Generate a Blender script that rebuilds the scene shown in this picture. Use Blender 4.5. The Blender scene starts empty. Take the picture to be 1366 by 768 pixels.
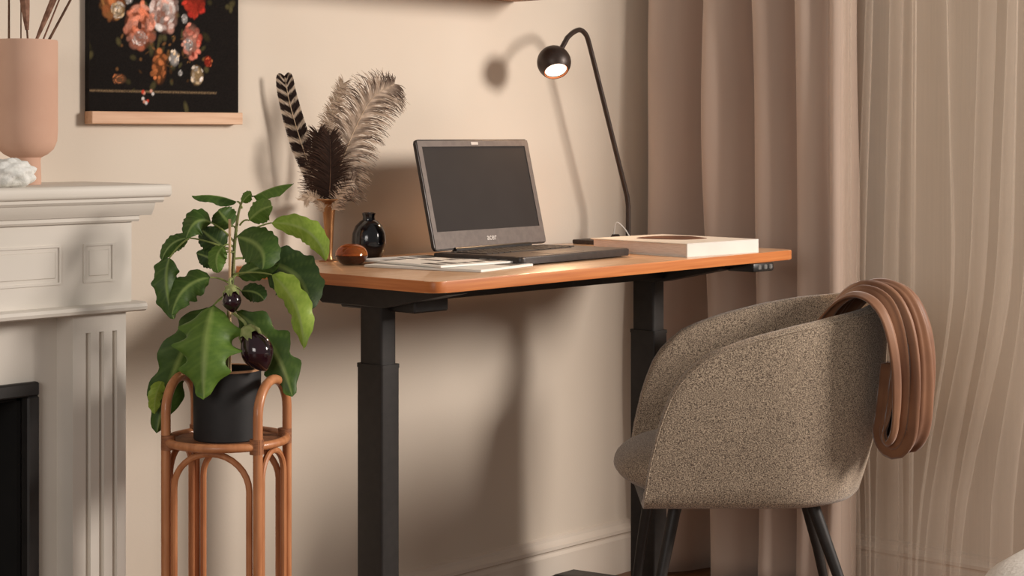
import bpy, bmesh, math, random
import numpy as np
from mathutils import Vector, Matrix

random.seed(7)
SC = bpy.context.scene
COL = SC.collection
PI = math.pi
def R(d): return math.radians(d)

# ------------------------------------------------------------------ camera
F_PX, PSI, CAM = 2400.0, R(46.9), Vector((0.0, -2.98, 1.13))
cam_d = bpy.data.cameras.new('camera'); cam = bpy.data.objects.new('camera', cam_d); COL.objects.link(cam)
cam.location = CAM
cam.rotation_euler = (R(90), 0, -PSI)
cam_d.sensor_width = 36.0
cam_d.lens = F_PX / 1366 * 36.0
cam_d.shift_y = -(384 - 180) / 1366.0
SC.camera = cam

# ------------------------------------------------------------------ light
world = bpy.data.worlds.new('world'); SC.world = world; world.use_nodes = True
bg = world.node_tree.nodes['Background']
bg.inputs['Color'].default_value = (1.0, 0.93, 0.86, 1)
bg.inputs['Strength'].default_value = 0.22
# daylight entering through the wide opening in the right-hand wall, beyond the frame
kd = bpy.data.lights.new('window_daylight', 'AREA'); key = bpy.data.objects.new('window_daylight', kd); COL.objects.link(key)
kd.shape = 'DISK'; kd.size = 0.95; kd.energy = 150; kd.color = (1.0, 0.91, 0.83)
key.location = (4.45, -3.40, 1.90)
key.rotation_euler = (key.location - Vector((2.9, 0, 0.8))).to_track_quat('Z', 'Y').to_euler()
# added soft fill lamp behind the camera on its left, brightens the curtains
fd = bpy.data.lights.new('added_fill_light', 'AREA'); fil = bpy.data.objects.new('added_fill_light', fd); COL.objects.link(fil)
fd.shape = 'RECTANGLE'; fd.size = 1.8; fd.size_y = 1.6; fd.energy = 70; fd.color = (1.0, 0.93, 0.87)
fil.location = (-2.6, -3.2, 1.9)
fil.rotation_euler = (fil.location - Vector((3.4, -0.2, 0.9))).to_track_quat('Z', 'Y').to_euler()
SC.view_settings.view_transform = 'Standard'
SC.view_settings.look = 'None'
SC.view_settings.gamma = 1.0
SC.view_settings.exposure = 0.0
SC.view_settings.use_curve_mapping = False

# ------------------------------------------------------------------ helpers
def at(px, py, D):
    """point of the place seen in direction (px, py) of the 1366x768 photograph, D metres along the lens axis"""
    a, b = (px - 683) / F_PX, (180 - py) / F_PX
    s, c = math.sin(PSI), math.cos(PSI)
    return CAM + D * Vector((s + a * c, c - a * s, b))

def S(r, g, b):
    f = lambda v: (v / 255 / 12.92) if v / 255 <= 0.04045 else ((v / 255 + 0.055) / 1.055) ** 2.4
    return (f(r), f(g), f(b), 1.0)

def tag(o, label=None, cat=None, group=None, kind=None):
    if label: o['label'] = label
    if cat: o['category'] = cat
    if group: o['group'] = group
    if kind: o['kind'] = kind
    return o

def empty(name, loc, label, cat, group=None, rz=0):
    o = bpy.data.objects.new(name, None); COL.objects.link(o)
    o.location = loc; o.rotation_euler = (0, 0, rz); o.empty_display_size = 0.05
    return tag(o, label, cat, group)

def root_loc(o):
    while o.parent: o = o.parent
    return Vector(o.location)

def link_mesh(name, bm, m, parent=None, world=False, origin=None, smooth=True, angle=35):
    """one bmesh -> one mesh object; world=True: bm is in world space and moved to its thing's origin"""
    off = None
    if world and parent is not None: off = root_loc(parent)
    if origin is not None: off = Vector(origin)
    if off is not None: bmesh.ops.translate(bm, verts=bm.verts, vec=-off)
    bmesh.ops.recalc_face_normals(bm, faces=bm.faces)
    me = bpy.data.meshes.new(name); bm.to_mesh(me); bm.free()
    for mm in (m if isinstance(m, (list, tuple)) else [m]): me.materials.append(mm)
    if smooth:
        me.polygons.foreach_set('use_smooth', [True] * len(me.polygons))
        try: me.set_sharp_from_angle(angle=R(angle))
        except Exception: pass
    o = bpy.data.objects.new(name, me); COL.objects.link(o)
    if parent is not None: o.parent = parent
    if origin is not None: o.location = origin
    return o

def BM(): return bmesh.new()

def box(bm, lo, hi, bev=0.0, seg=2, mat=None):
    lo, hi = Vector(lo), Vector(hi)
    r = bmesh.ops.create_cube(bm, size=1.0)
    vs = r['verts']
    for v in vs: v.co = Vector(((lo[i] + hi[i]) / 2 + v.co[i] * (hi[i] - lo[i])) for i in range(3))
    if mat is not None: bmesh.ops.transform(bm, matrix=mat, verts=vs)
    if bev > 0:
        es = list({e for v in vs for e in v.link_edges})
        bmesh.ops.bevel(bm, geom=es, offset=bev, segments=seg, profile=0.5, affect='EDGES')

def prism(bm, pts, h0, h1, axis='z', bev=0.0, seg=2):
    """extrude a closed 2D outline; axis gives the extrusion direction"""
    def mk(p, h):
        if axis == 'z': return (p[0], p[1], h)
        if axis == 'x': return (h, p[0], p[1])
        return (p[0], h, p[1])
    a = [bm.verts.new(mk(p, h0)) for p in pts]; b = [bm.verts.new(mk(p, h1)) for p in pts]
    n = len(pts)
    fs = [bm.faces.new(a), bm.faces.new(b[::-1])]
    for i in range(n): fs.append(bm.faces.new((a[i], a[(i + 1) % n], b[(i + 1) % n], b[i])))
    if bev > 0:
        es = list({e for f in fs[:2] for e in f.edges})
        bmesh.ops.bevel(bm, geom=es, offset=bev, segments=seg, profile=0.5, affect='EDGES')

def loft(bm, rings, cap=True, closed=True):
    vr = [[bm.verts.new(p) for p in r] for r in rings]
    n = len(vr[0])
    for a, b in zip(vr, vr[1:]):
        for i in range(n if closed else n - 1):
            j = (i + 1) % n
            bm.faces.new((a[i], a[j], b[j], b[i]))
    if cap and closed:
        bm.faces.new(vr[0][::-1]); bm.faces.new(vr[-1])
    return vr

def lathe(bm, prof, c=(0, 0, 0), n=40, closed_ends=True):
    rings = []
    for r, z in prof:
        rings.append([(c[0] + max(r, 1e-4) * math.cos(2 * PI * k / n), c[1] + max(r, 1e-4) * math.sin(2 * PI * k / n), c[2] + z) for k in range(n)])
    return loft(bm, rings, cap=closed_ends)

def frames(pts, up=Vector((0, 0, 1))):
    out = []; prev = None
    for i, p in enumerate(pts):
        t = (pts[min(i + 1, len(pts) - 1)] - pts[max(i - 1, 0)]).normalized()
        if prev is None:
            ref = up if abs(t.dot(up)) < 0.95 else Vector((1, 0, 0))
            n = (ref - t * ref.dot(t)).normalized()
        else:
            n = (prev - t * prev.dot(t))
            n = n.normalized() if n.length > 1e-6 else t.orthogonal().normalized()
        out.append((t, n, t.cross(n))); prev = n
    return out

def tube(bm, pts, rad, n=10, closed=False):
    pts = [Vector(p) for p in pts]
    if not hasattr(rad, '__len__'): rad = [rad] * len(pts)
    fr = frames(pts)
    rings = [[p + r * (math.cos(2 * PI * k / n) * f[1] + math.sin(2 * PI * k / n) * f[2]) for k in range(n)] for p, r, f in zip(pts, rad, fr)]
    return loft(bm, rings, cap=True)

def torus(bm, c, Rr, r, n=48, m=10):
    vr = [[bm.verts.new((c[0] + (Rr + r * math.cos(2 * PI * j / m)) * math.cos(2 * PI * i / n), c[1] + (Rr + r * math.cos(2 * PI * j / m)) * math.sin(2 * PI * i / n), c[2] + r * math.sin(2 * PI * j / m))) for j in range(m)] for i in range(n)]
    for i in range(n):
        for j in range(m):
            bm.faces.new((vr[i][j], vr[(i + 1) % n][j], vr[(i + 1) % n][(j + 1) % m], vr[i][(j + 1) % m]))

def spline(pts, n=8):
    """Catmull-Rom through the points"""
    P = [Vector(p) for p in pts]; out = []
    Q = [2 * P[0] - P[1]] + P + [2 * P[-1] - P[-2]]
    for i in range(1, len(Q) - 2):
        for k in range(n):
            t = k / n
            a, b, c, d = Q[i - 1], Q[i], Q[i + 1], Q[i + 2]
            out.append(0.5 * ((2 * b) + (c - a) * t + (2 * a - 5 * b + 4 * c - d) * t * t + (3 * b - a - 3 * c + d) * t ** 3))
    out.append(P[-1]); return out

def lerp(a, b, t): return a + (b - a) * t
def table(x, xs, ys): return float(np.interp(x, xs, ys))

# ------------------------------------------------------------------ materials
def mat(name, c1, c2=None, rough=0.6, metal=0.0, scale=20.0, detail=3.0, stretch=(1, 1, 1), bump=0.0, bscale=None,
        coat=0.0, sheen=0.0, trans=0.0, ior=1.45, spec=0.5, lo=0.35, hi=0.65, emit=None, estr=0.0, attr=None, subs=0.0):
    m = bpy.data.materials.new(name); m.use_nodes = True
    nt = m.node_tree; b = nt.nodes['Principled BSDF']
    L = nt.links.new
    b.inputs['Roughness'].default_value = rough; b.inputs['Metallic'].default_value = metal
    b.inputs['Coat Weight'].default_value = coat; b.inputs['Sheen Weight'].default_value = sheen
    b.inputs['Transmission Weight'].default_value = trans; b.inputs['IOR'].default_value = ior
    b.inputs['Specular IOR Level'].default_value = spec
    if subs: b.inputs['Subsurface Weight'].default_value = subs
    tc = nt.nodes.new('ShaderNodeTexCoord'); mp = nt.nodes.new('ShaderNodeMapping')
    mp.inputs['Scale'].default_value = stretch
    L(tc.outputs['Object'], mp.inputs['Vector'])
    nz = nt.nodes.new('ShaderNodeTexNoise'); nz.inputs['Scale'].default_value = scale; nz.inputs['Detail'].default_value = detail
    L(mp.outputs['Vector'], nz.inputs['Vector'])
    if attr:
        at_ = nt.nodes.new('ShaderNodeAttribute'); at_.attribute_name = attr
        mx = nt.nodes.new('ShaderNodeMixRGB'); mx.blend_type = 'MULTIPLY'; mx.inputs['Fac'].default_value = 1.0
        rp = nt.nodes.new('ShaderNodeValToRGB'); rp.color_ramp.elements[0].position = lo; rp.color_ramp.elements[1].position = hi
        rp.color_ramp.elements[0].color = c1; rp.color_ramp.elements[1].color = c2 or c1
        L(nz.outputs['Fac'], rp.inputs['Fac']); L(at_.outputs['Color'], mx.inputs['Color1']); L(rp.outputs['Color'], mx.inputs['Color2'])
        L(mx.outputs['Color'], b.inputs['Base Color'])
    else:
        rp = nt.nodes.new('ShaderNodeValToRGB'); rp.color_ramp.elements[0].position = lo; rp.color_ramp.elements[1].position = hi
        rp.color_ramp.elements[0].color = c1; rp.color_ramp.elements[1].color = c2 or c1
        L(nz.outputs['Fac'], rp.inputs['Fac']); L(rp.outputs['Color'], b.inputs['Base Color'])
    if bump:
        bn = nt.nodes.new('ShaderNodeBump'); bn.inputs['Strength'].default_value = bump; bn.inputs['Distance'].default_value = 0.002
        n2 = nt.nodes.new('ShaderNodeTexNoise'); n2.inputs['Scale'].default_value = bscale or scale; n2.inputs['Detail'].default_value = 4
        L(mp.outputs['Vector'], n2.inputs['Vector']); L(n2.outputs['Fac'], bn.inputs['Height']); L(bn.outputs['Normal'], b.inputs['Normal'])
    if emit:
        b.inputs['Emission Color'].default_value = emit; b.inputs['Emission Strength'].default_value = estr
    return m

M = {}
M['wall'] = mat('wall_paint', S(211, 198, 182), S(215, 203, 188), rough=0.85, scale=2.2, bump=0.08, bscale=160, spec=0.2)
M['skirt'] = mat('skirting_paint', S(212, 199, 184), S(216, 204, 190), rough=0.6, scale=4, spec=0.3)
M['floor'] = mat('floor_wood', S(104, 70, 47), S(126, 88, 60), rough=0.45, scale=6, stretch=(1, 14, 1), bump=0.1)
M['mantel'] = mat('mantel_paint', S(210, 203, 192), S(216, 209, 199), rough=0.5, scale=5, spec=0.35)
M['iron'] = mat('black_iron', S(34, 32, 31), S(42, 39, 37), rough=0.5, scale=30)
M['firebox_black'] = mat('firebox_black', S(16, 15, 14), S(24, 22, 20), rough=0.95, scale=12)  # near-black colour of the firebox interior
M['blush'] = mat('blush_ceramic', S(200, 160, 138), S(208, 170, 148), rough=0.8, scale=8, bump=0.06, bscale=90, spec=0.25)
M['twig'] = mat('twig', S(84, 58, 44), S(120, 90, 70), rough=0.9, scale=60)
M['husk'] = mat('husk', S(150, 112, 92), S(106, 72, 56), rough=0.9, scale=90)
M['stone'] = mat('white_stone', S(214, 214, 208), S(238, 237, 232), rough=0.9, scale=70, bump=1.0, bscale=120)
M['slat'] = mat('slat_wood', S(196, 150, 118), S(222, 184, 152), rough=0.6, scale=24, stretch=(0.25, 4, 4), lo=0.25, hi=0.75, bump=0.1)
M['canvas_side'] = mat('canvas_side', S(24, 20, 18), S(30, 26, 23), rough=0.9, scale=50)
M['shelf'] = mat('shelf_wood', S(150, 112, 84), S(170, 130, 98), rough=0.6, scale=14, stretch=(0.3, 3, 3))
M['desk'] = mat('desk_bamboo', S(206, 156, 116), S(230, 190, 150), rough=0.34, scale=16, stretch=(0.35, 6, 6), lo=0.25, hi=0.75, coat=0.4, bump=0.04)
M['edge'] = mat('desk_edge', S(176, 98, 48), S(204, 128, 70), rough=0.42, scale=20, stretch=(0.3, 0.3, 9), lo=0.25, hi=0.75)
M['steel'] = mat('black_steel', S(38, 35, 33), S(44, 40, 38), rough=0.5, scale=60, spec=0.4)
M['plastic'] = mat('black_plastic', S(26, 25, 25), S(30, 29, 29), rough=0.4, scale=60)
M['button'] = mat('grey_button', S(92, 90, 88), S(110, 107, 104), rough=0.5, scale=60)
M['laptop'] = mat('laptop_shell', S(58, 52, 50), S(66, 60, 57), rough=0.38, scale=80, metal=0.3)
M['deck'] = mat('laptop_deck', S(92, 80, 72), S(100, 88, 80), rough=0.3, scale=80, metal=0.5)
M['bezel'] = mat('laptop_bezel', S(98, 88, 83), S(106, 96, 90), rough=0.45, scale=80, metal=0.3)
M['screen'] = mat('dark_screen', S(50, 45, 43), S(53, 48, 46), rough=0.55, scale=10, spec=0.12)
M['key'] = mat('key_caps', S(40, 36, 34), S(46, 41, 39), rough=0.5, scale=60)
M['logo'] = mat('silver_logo', S(196, 186, 178), S(204, 194, 186), rough=0.4, scale=60)
M['paper'] = mat('white_paper', S(232, 228, 220), S(240, 237, 230), rough=0.7, scale=12)
M['ink'] = mat('print_ink', S(44, 42, 42), S(96, 92, 88), rough=0.7, scale=46, lo=0.4, hi=0.6)
M['tan_ink'] = mat('tan_ink', S(120, 96, 70), S(164, 140, 108), rough=0.7, scale=60)
M['cover'] = mat('book_cover', S(212, 206, 197), S(220, 214, 205), rough=0.55, scale=9)
M['pages'] = mat('book_pages', S(214, 196, 182), S(236, 222, 210), rough=0.85, scale=40, stretch=(1, 1, 26), lo=0.3, hi=0.7)
M['motif'] = mat('cover_print', S(72, 44, 32), S(108, 72, 54), rough=0.5, scale=18)
M['bronze'] = mat('dark_bronze', S(54, 43, 38), S(62, 50, 44), rough=0.42, scale=40, metal=0.35)
M['copper'] = mat('copper_inside', S(206, 128, 84), S(214, 140, 96), rough=0.4, scale=40, metal=0.4)
M['bulb'] = mat('lit_diffuser', S(255, 236, 214), rough=0.5, emit=(1.0, 0.80, 0.60, 1), estr=2.2)
M['white_cable'] = mat('white_cable', S(226, 220, 212), rough=0.5)
M['ink_glaze'] = mat('dark_glaze', S(14, 15, 20), S(40, 44, 56), rough=0.16, scale=90, lo=0.52, hi=0.8, coat=0.6, bump=0.25, bscale=60)
M['amber'] = mat('amber_glass', S(206, 110, 40), S(226, 140, 62), rough=0.06, scale=12, trans=0.75, ior=1.5)
M['amber_dark'] = mat('amber_dark_base', S(48, 24, 14), S(66, 32, 18), rough=0.18, scale=20, coat=0.5)
M['brass'] = mat('aged_brass', S(142, 98, 62), S(176, 128, 86), rough=0.34, scale=30, metal=0.75, stretch=(1, 1, 0.4))
M['barb'] = mat('feather_barbs', S(225, 220, 215), S(255, 255, 255), rough=0.9, scale=90, attr='tint')
M['quill'] = mat('feather_quill', S(196, 170, 140), S(212, 188, 160), rough=0.6, scale=40)
M['leaf'] = mat('leaf_green', S(215, 225, 205), S(255, 255, 255), rough=0.5, scale=34, attr='tint', bump=0.35, bscale=70, spec=0.35, lo=0.25, hi=0.75)
M['petiole'] = mat('petiole_green', S(112, 128, 62), S(136, 146, 80), rough=0.6, scale=40)
M['plantstem'] = mat('stem_green', S(98, 110, 58), S(122, 120, 72), rough=0.7, scale=40)
M['calyx'] = mat('calyx_green', S(126, 138, 78), S(160, 166, 108), rough=0.7, scale=50)
M['aubergine'] = mat('aubergine_skin', S(34, 14, 22), S(48, 20, 30), rough=0.14, scale=10, coat=0.7)
M['stake'] = mat('stake_wood', S(200, 164, 124), S(216, 182, 142), rough=0.7, scale=30)
M['pot'] = mat('black_pot', S(30, 29, 29), S(36, 34, 34), rough=0.6, scale=40)
M['rim'] = mat('copper_rim', S(196, 146, 108), S(212, 164, 126), rough=0.4, scale=40, metal=0.3)
M['soil'] = mat('soil', S(34, 24, 18), S(58, 42, 30), rough=1.0, scale=60, bump=1.0)
M['rattan'] = mat('rattan', S(178, 112, 70), S(206, 140, 94), rough=0.45, scale=26, stretch=(3, 3, 0.5), lo=0.3, hi=0.7, coat=0.2)
M['binding'] = mat('rattan_binding', S(132, 82, 52), S(160, 104, 68), rough=0.6, scale=60, stretch=(1, 1, 6))
M['tweed'] = mat('tweed', S(90, 77, 67), S(202, 182, 158), rough=0.95, scale=500, detail=2.0, lo=0.36, hi=0.66, bump=0.5, bscale=330, sheen=0.25, spec=0.1)
M['satin'] = mat('brown_satin', S(110, 72, 49), S(132, 91, 63), rough=0.5, scale=9, sheen=0.3, spec=0.3, bump=0.25, bscale=38)
M['velvet'] = mat('taupe_velvet', S(214, 192, 176), S(226, 206, 190), rough=0.9, scale=7, stretch=(1, 1, 0.15), sheen=0.5, bump=0.15, bscale=240, spec=0.15)
def velvet_material():
    m = M['velvet']; nt = m.node_tree; L = nt.links.new
    b = nt.nodes['Principled BSDF']; out = nt.nodes['Material Output']
    tl = nt.nodes.new('ShaderNodeBsdfTranslucent'); mx = nt.nodes.new('ShaderNodeMixShader'); mx.inputs['Fac'].default_value = 0.30
    tl.inputs['Color'].default_value = S(212, 184, 164)
    L(b.outputs[0], mx.inputs[1]); L(tl.outputs[0], mx.inputs[2]); L(mx.outputs[0], out.inputs['Surface'])
velvet_material()
M['pouf'] = mat('white_boucle', S(226, 220, 212), S(238, 233, 226), rough=0.95, scale=120, bump=0.6, bscale=160)

def sheer_material():
    m = bpy.data.materials.new('sheer_voile'); m.use_nodes = True
    nt = m.node_tree; nt.nodes.clear(); L = nt.links.new
    out = nt.nodes.new('ShaderNodeOutputMaterial')
    tr = nt.nodes.new('ShaderNodeBsdfTransparent'); df = nt.nodes.new('ShaderNodeBsdfDiffuse'); tl = nt.nodes.new('ShaderNodeBsdfTranslucent')
    col = S(222, 206, 190); df.inputs['Color'].default_value = col; tl.inputs['Color'].default_value = col
    a = nt.nodes.new('ShaderNodeMixShader'); a.inputs['Fac'].default_value = 0.5
    L(df.outputs[0], a.inputs[1]); L(tl.outputs[0], a.inputs[2])
    tc = nt.nodes.new('ShaderNodeTexCoord'); mp = nt.nodes.new('ShaderNodeMapping'); mp.inputs['Scale'].default_value = (1, 30, 0.6)
    nz = nt.nodes.new('ShaderNodeTexNoise'); nz.inputs['Scale'].default_value = 6; nz.inputs['Detail'].default_value = 3
    L(tc.outputs['Object'], mp.inputs[0]); L(mp.outputs[0], nz.inputs['Vector'])
    mr = nt.nodes.new('ShaderNodeMapRange'); mr.inputs['To Min'].default_value = 0.08; mr.inputs['To Max'].default_value = 0.20
    L(nz.outputs['Fac'], mr.inputs['Value'])
    b = nt.nodes.new('ShaderNodeMixShader')
    L(mr.outputs[0], b.inputs['Fac']); L(tr.outputs[0], b.inputs[1]); L(a.outputs[0], b.inputs[2]); L(b.outputs[0], out.inputs['Surface'])
    return m
M['sheer'] = sheer_material()

# ------------------------------------------------------------------ the room
XR = 3.87
def struct(name, bm, m, smooth=False): return tag(link_mesh(name, bm, m, smooth=smooth), kind='structure')
b = BM(); box(b, (-1.2, 0, 0), (XR + 0.12, 0.12, 2.6)); struct('wall_back', b, M['wall'])
b = BM()
for lo, hi in (((-1.04, 0), (-0.53, 2.6)), ((-0.08, 0), (0, 2.6)), ((-0.53, 0), (-0.08, 0.12)), ((-0.53, 2.3), (-0.08, 2.6))):
    box(b, (XR, lo[0], lo[1]), (XR + 0.12, hi[0], hi[1]))
struct('wall_right', b, M['wall'])
# unseen narrow window added behind the velvet curtain to backlight its folds
b = BM()
for lo, hi in (((-0.53, 0.12), (-0.50, 2.3)), ((-0.11, 0.12), (-0.08, 2.3)), ((-0.50, 0.12), (-0.11, 0.15)), ((-0.50, 2.27), (-0.11, 2.3)), ((-0.50, 1.18), (-0.11, 1.20))):
    box(b, (XR + 0.04, lo[0], lo[1]), (XR + 0.08, hi[0], hi[1]))
struct('added_backlight_window', b, M['skirt'])
b = BM(); box(b, (-1.2, -4.2, -0.1), (XR + 0.12, 0.12, 0)); struct('floor', b, M['floor'])
# skirting: a moulded section swept along each wall
sk = [(0, 0), (0.016, 0), (0.016, 0.088), (0.012, 0.096), (0.013, 0.100), (0.018, 0.104), (0.018, 0.112), (0.013, 0.117), (0.008, 0.124), (0.007, 0.132), (0, 0.136)]
b = BM(); prism(b, [(-p[0], p[1]) for p in sk], 1.90, XR, axis='x'); struct('baseboard_back', b, M['skirt'])
b = BM(); prism(b, [(XR - p[0], p[1]) for p in sk], -1.04, -0.018, axis='y'); struct('baseboard_right', b, M['skirt'])

# ------------------------------------------------------------------ fireplace
FX, FY = 1.20, -0.25                      # middle, front plane
fp = empty('fireplace_mantel', (FX, -0.125, 0), 'painted off-white fireplace mantel with fluted pilaster and black iron insert', 'fireplace')
def FR(x0): return (FX * 2 - x0)          # mirror
b = BM(); box(b, (0.45, -0.285, 1.0175), (1.975, 0.0, 1.0405), 0.006, 3); link_mesh('mantel_shelf', b, M['mantel'], fp, True)
cr = [(-0.002, 0.9855), (0.231, 0.9855), (0.234, 0.9745), (0.246, 0.9775), (0.250, 0.9885), (0.256, 0.9905), (0.262, 0.9990), (0.272, 1.0085), (0.274, 1.0178), (-0.002, 1.0178)]
def moulding(name, prof, xr):             # stepped section across the front with a short return on the right
    b = BM()
    prism(b, [(-p[0], p[1]) for p in prof], FR(xr), xr, axis='x')
    link_mesh(name, b, M['mantel'], fp, True)
moulding('crown_moulding', [(0.0, 0.9735), (0.254, 0.9735), (0.257, 0.9775), (0.257, 0.9845), (0.0, 0.9845)], 1.921)
moulding('crown_moulding', [(0.0, 0.9845), (0.260, 0.9845), (0.264, 0.990), (0.270, 1.000), (0.272, 1.0075), (0.0, 1.0075)], 1.945)
moulding('crown_moulding', [(0.0, 1.0075), (0.274, 1.0075), (0.278, 1.0120), (0.278, 1.0178), (0.0, 1.0178)], 1.960)
b = BM(); box(b, (FR(1.910), -0.248, 0.829), (1.910, 0, 0.9738)); link_mesh('frieze', b, M['mantel'], fp, True)
def panel(x0, x1, z0, z1):
    """raised field inside a recessed channel: thin raised border strips leave a shadow line"""
    b = BM(); w = 0.004
    box(b, (x0, -0.2505, z0), (x1, -0.247, z0 + w)); box(b, (x0, -0.2505, z1 - w), (x1, -0.247, z1))
    box(b, (x0, -0.2505, z0 + w), (x0 + w, -0.247, z1 - w)); box(b, (x1 - w, -0.2505, z0 + w), (x1, -0.247, z1 - w))
    box(b, (x0 + 0.011, -0.2495, z0 + 0.011), (x1 - 0.011, -0.247, z1 - 0.011), 0.0015, 1)
    link_mesh('frieze_panel', b, M['mantel'], fp, True)
panel(1.808, 1.872, 0.868, 0.937)
panel(FR(1.762), 1.762, 0.868, 0.937)
panel(FR(1.872), FR(1.808), 0.868, 0.937)
b = BM(); prism(b, [(0, 0.812), (-0.264, 0.812), (-0.270, 0.815), (-0.272, 0.8205), (-0.270, 0.826), (-0.264, 0.829), (0, 0.829)], FR(1.928), 1.928, axis='x')
link_mesh('ledge', b, M['mantel'], fp, True)
def pilaster(x0, x1):
    # section in plan with three flutes cut into the face, plain block above
    n = 3; fw = 0.010; pts = [(x0, 0.0), (x0, FY)]
    step = (x1 - x0) / (n + 1)
    for k in range(1, n + 1):
        c = x0 + step * k + 0.004
        pts += [(c - fw / 2, FY)] + [(c - fw / 2 * math.cos(t), FY + 0.009 * math.sin(t)) for t in (R(30), R(60), R(90), R(120), R(150))] + [(c + fw / 2, FY)]
    pts += [(x1, FY), (x1, 0.0)]
    b = BM(); prism(b, pts, 0.12, 0.779); box(b, (x0, FY, 0.779), (x1, 0, 0.812)); box(b, (x0 - 0.008, FY - 0.008, 0), (x1 + 0.008, 0, 0.12), 0.003, 1)
    link_mesh('pilaster', b, M['mantel'], fp, True, smooth=False)
pilaster(1.785, 1.8965); pilaster(FR(1.8965), FR(1.785))
b = BM()
box(b, (FR(1.785), -0.20, 0.6965), (1.785, -0.02, 0.812)); box(b, (1.742, -0.20, 0), (1.785, -0.02, 0.6965)); box(b, (FR(1.785), -0.20, 0), (FR(1.742), -0.02, 0.6965))
link_mesh('surround', b, M['mantel'], fp, True, smooth=False)
b = BM()
box(b, (FR(1.742), -0.214, 0.672), (1.742, -0.19, 0.6965), 0.003, 1); box(b, (1.718, -0.214, 0), (1.742, -0.19, 0.672), 0.003, 1); box(b, (FR(1.742), -0.214, 0), (FR(1.718), -0.19, 0.672), 0.003, 1)
link_mesh('insert_frame', b, M['iron'], fp, True)['label'] = 'black iron frame'
b = BM()
box(b, (FR(1.718), -0.03, 0), (1.718, -0.02, 0.672)); box(b, (1.71, -0.19, 0), (1.718, -0.02, 0.672)); box(b, (FR(1.718), -0.19, 0), (FR(1.71), -0.02, 0.672)); box(b, (FR(1.718), -0.19, 0.664), (1.718, -0.02, 0.672))
link_mesh('firebox', b, M['firebox_black'], fp, True, smooth=False)['label'] = 'black firebox'

# vase, stems and stone on the mantel
VZ = 1.0405; vc = Vector((1.775, -0.115, VZ)); k = 0.00136
b = BM()
pr = [(0.0, 0), (19.5 * k, 0), (20 * k, 3 * k), (19 * k, 32 * k), (20 * k, 36 * k), (28 * k, 40 * k), (36 * k, 47 * k), (40.5 * k, 58 * k), (41.5 * k, 72 * k), (41.5 * k, 190 * k), (40.5 * k, 192 * k), (38.5 * k, 190 * k), (38 * k, 80 * k), (30 * k, 50 * k), (0.0, 46 * k)]
lathe(b, pr, (0, 0, 0), 56)
va = tag(link_mesh('mantel_vase', b, M['blush']), 'tall blush pink matte vase with narrow foot on the mantel', 'vase'); va.location = vc
def stem_thing(name, p0, p1, bow, r, m, label, grp=None, head=None):
    b = BM(); p0, p1 = Vector(p0), Vector(p1)
    mid = (p0 + p1) / 2 + Vector(bow)
    pts = [lerp(lerp(p0, mid, t), lerp(mid, p1, t), t) for t in [i / 12 for i in range(13)]]
    if head is None:
        tube(b, pts, [r * (1 - 0.4 * i / 12) for i in range(13)], 7)
        return tag(link_mesh(name, b, m, origin=p0), label, 'dried stem', grp)
    e = empty(name, p0, label, 'dried stem', grp)
    tube(b, pts, [r * (1 - 0.4 * i / 12) for i in range(13)], 7); link_mesh('stalk', b, m, e, True)
    b = BM()
    hp = pts[head[0]:]
    tube(b, hp, [head[1] * (0.25 + math.sin(PI * (i + 0.4) / len(hp)) * 0.9) for i in range(len(hp))], 9); link_mesh('seed_head', b, M['husk'], e, True)
    return e
DM = 3.257
def stem_line(rim, top, D, **kw):           # straight line through the vase mouth, by where it crosses the rim and the frame's top edge
    f = lambda py: rim + (top - rim) * (52 - py) / 52
    return (at(f(150), 150, D), at(f(-70), -70, D))
def add_stem(rim, top, dd, r, m, label, head=None):
    p0, p1 = stem_line(rim, top, DM + dd); stem_thing('dried_stem', p0, p1, (0, 0, 0), r, M[m], label, 'dried stems in the mantel vase', head)
add_stem(12, 12, 0.0, 0.0026, 'twig', 'straight dark dried stem at the left of the mantel vase')
add_stem(37, 33, -0.012, 0.0022, 'twig', 'dried stem with a broad brown seed head, middle of the mantel vase', head=(6, 0.0082))
add_stem(28, 28, 0.012, 0.0016, 'twig', 'thin dried stem just beside the brown seed head in the mantel vase')
add_stem(49, 71, -0.004, 0.0028, 'husk', 'pale leaning dried stem, inner of the three leaning right in the vase', head=(5, 0.0052))
add_stem(58, 79, 0.008, 0.0020, 'husk', 'pale leaning dried stem, between the two others leaning right')
add_stem(66, 94, 0.0, 0.0030, 'twig', 'dark dried stem leaning farthest right out of the mantel vase')
b = BM(); bmesh.ops.create_icosphere(b, subdivisions=4, radius=1.0)
for v in b.verts:
    n = v.co.normalized(); v.co = Vector((n.x * 0.046, n.y * 0.036, n.z * 0.026)) * (1 + 0.12 * math.sin(7 * n.x + 2) * math.cos(6 * n.y + 9 * n.z))
st = tag(link_mesh('stone', b, M['stone'], angle=80), 'rough white stone at the left end of the mantel top', 'stone'); st.location = (1.668, -0.235, VZ + 0.0235)

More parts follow.
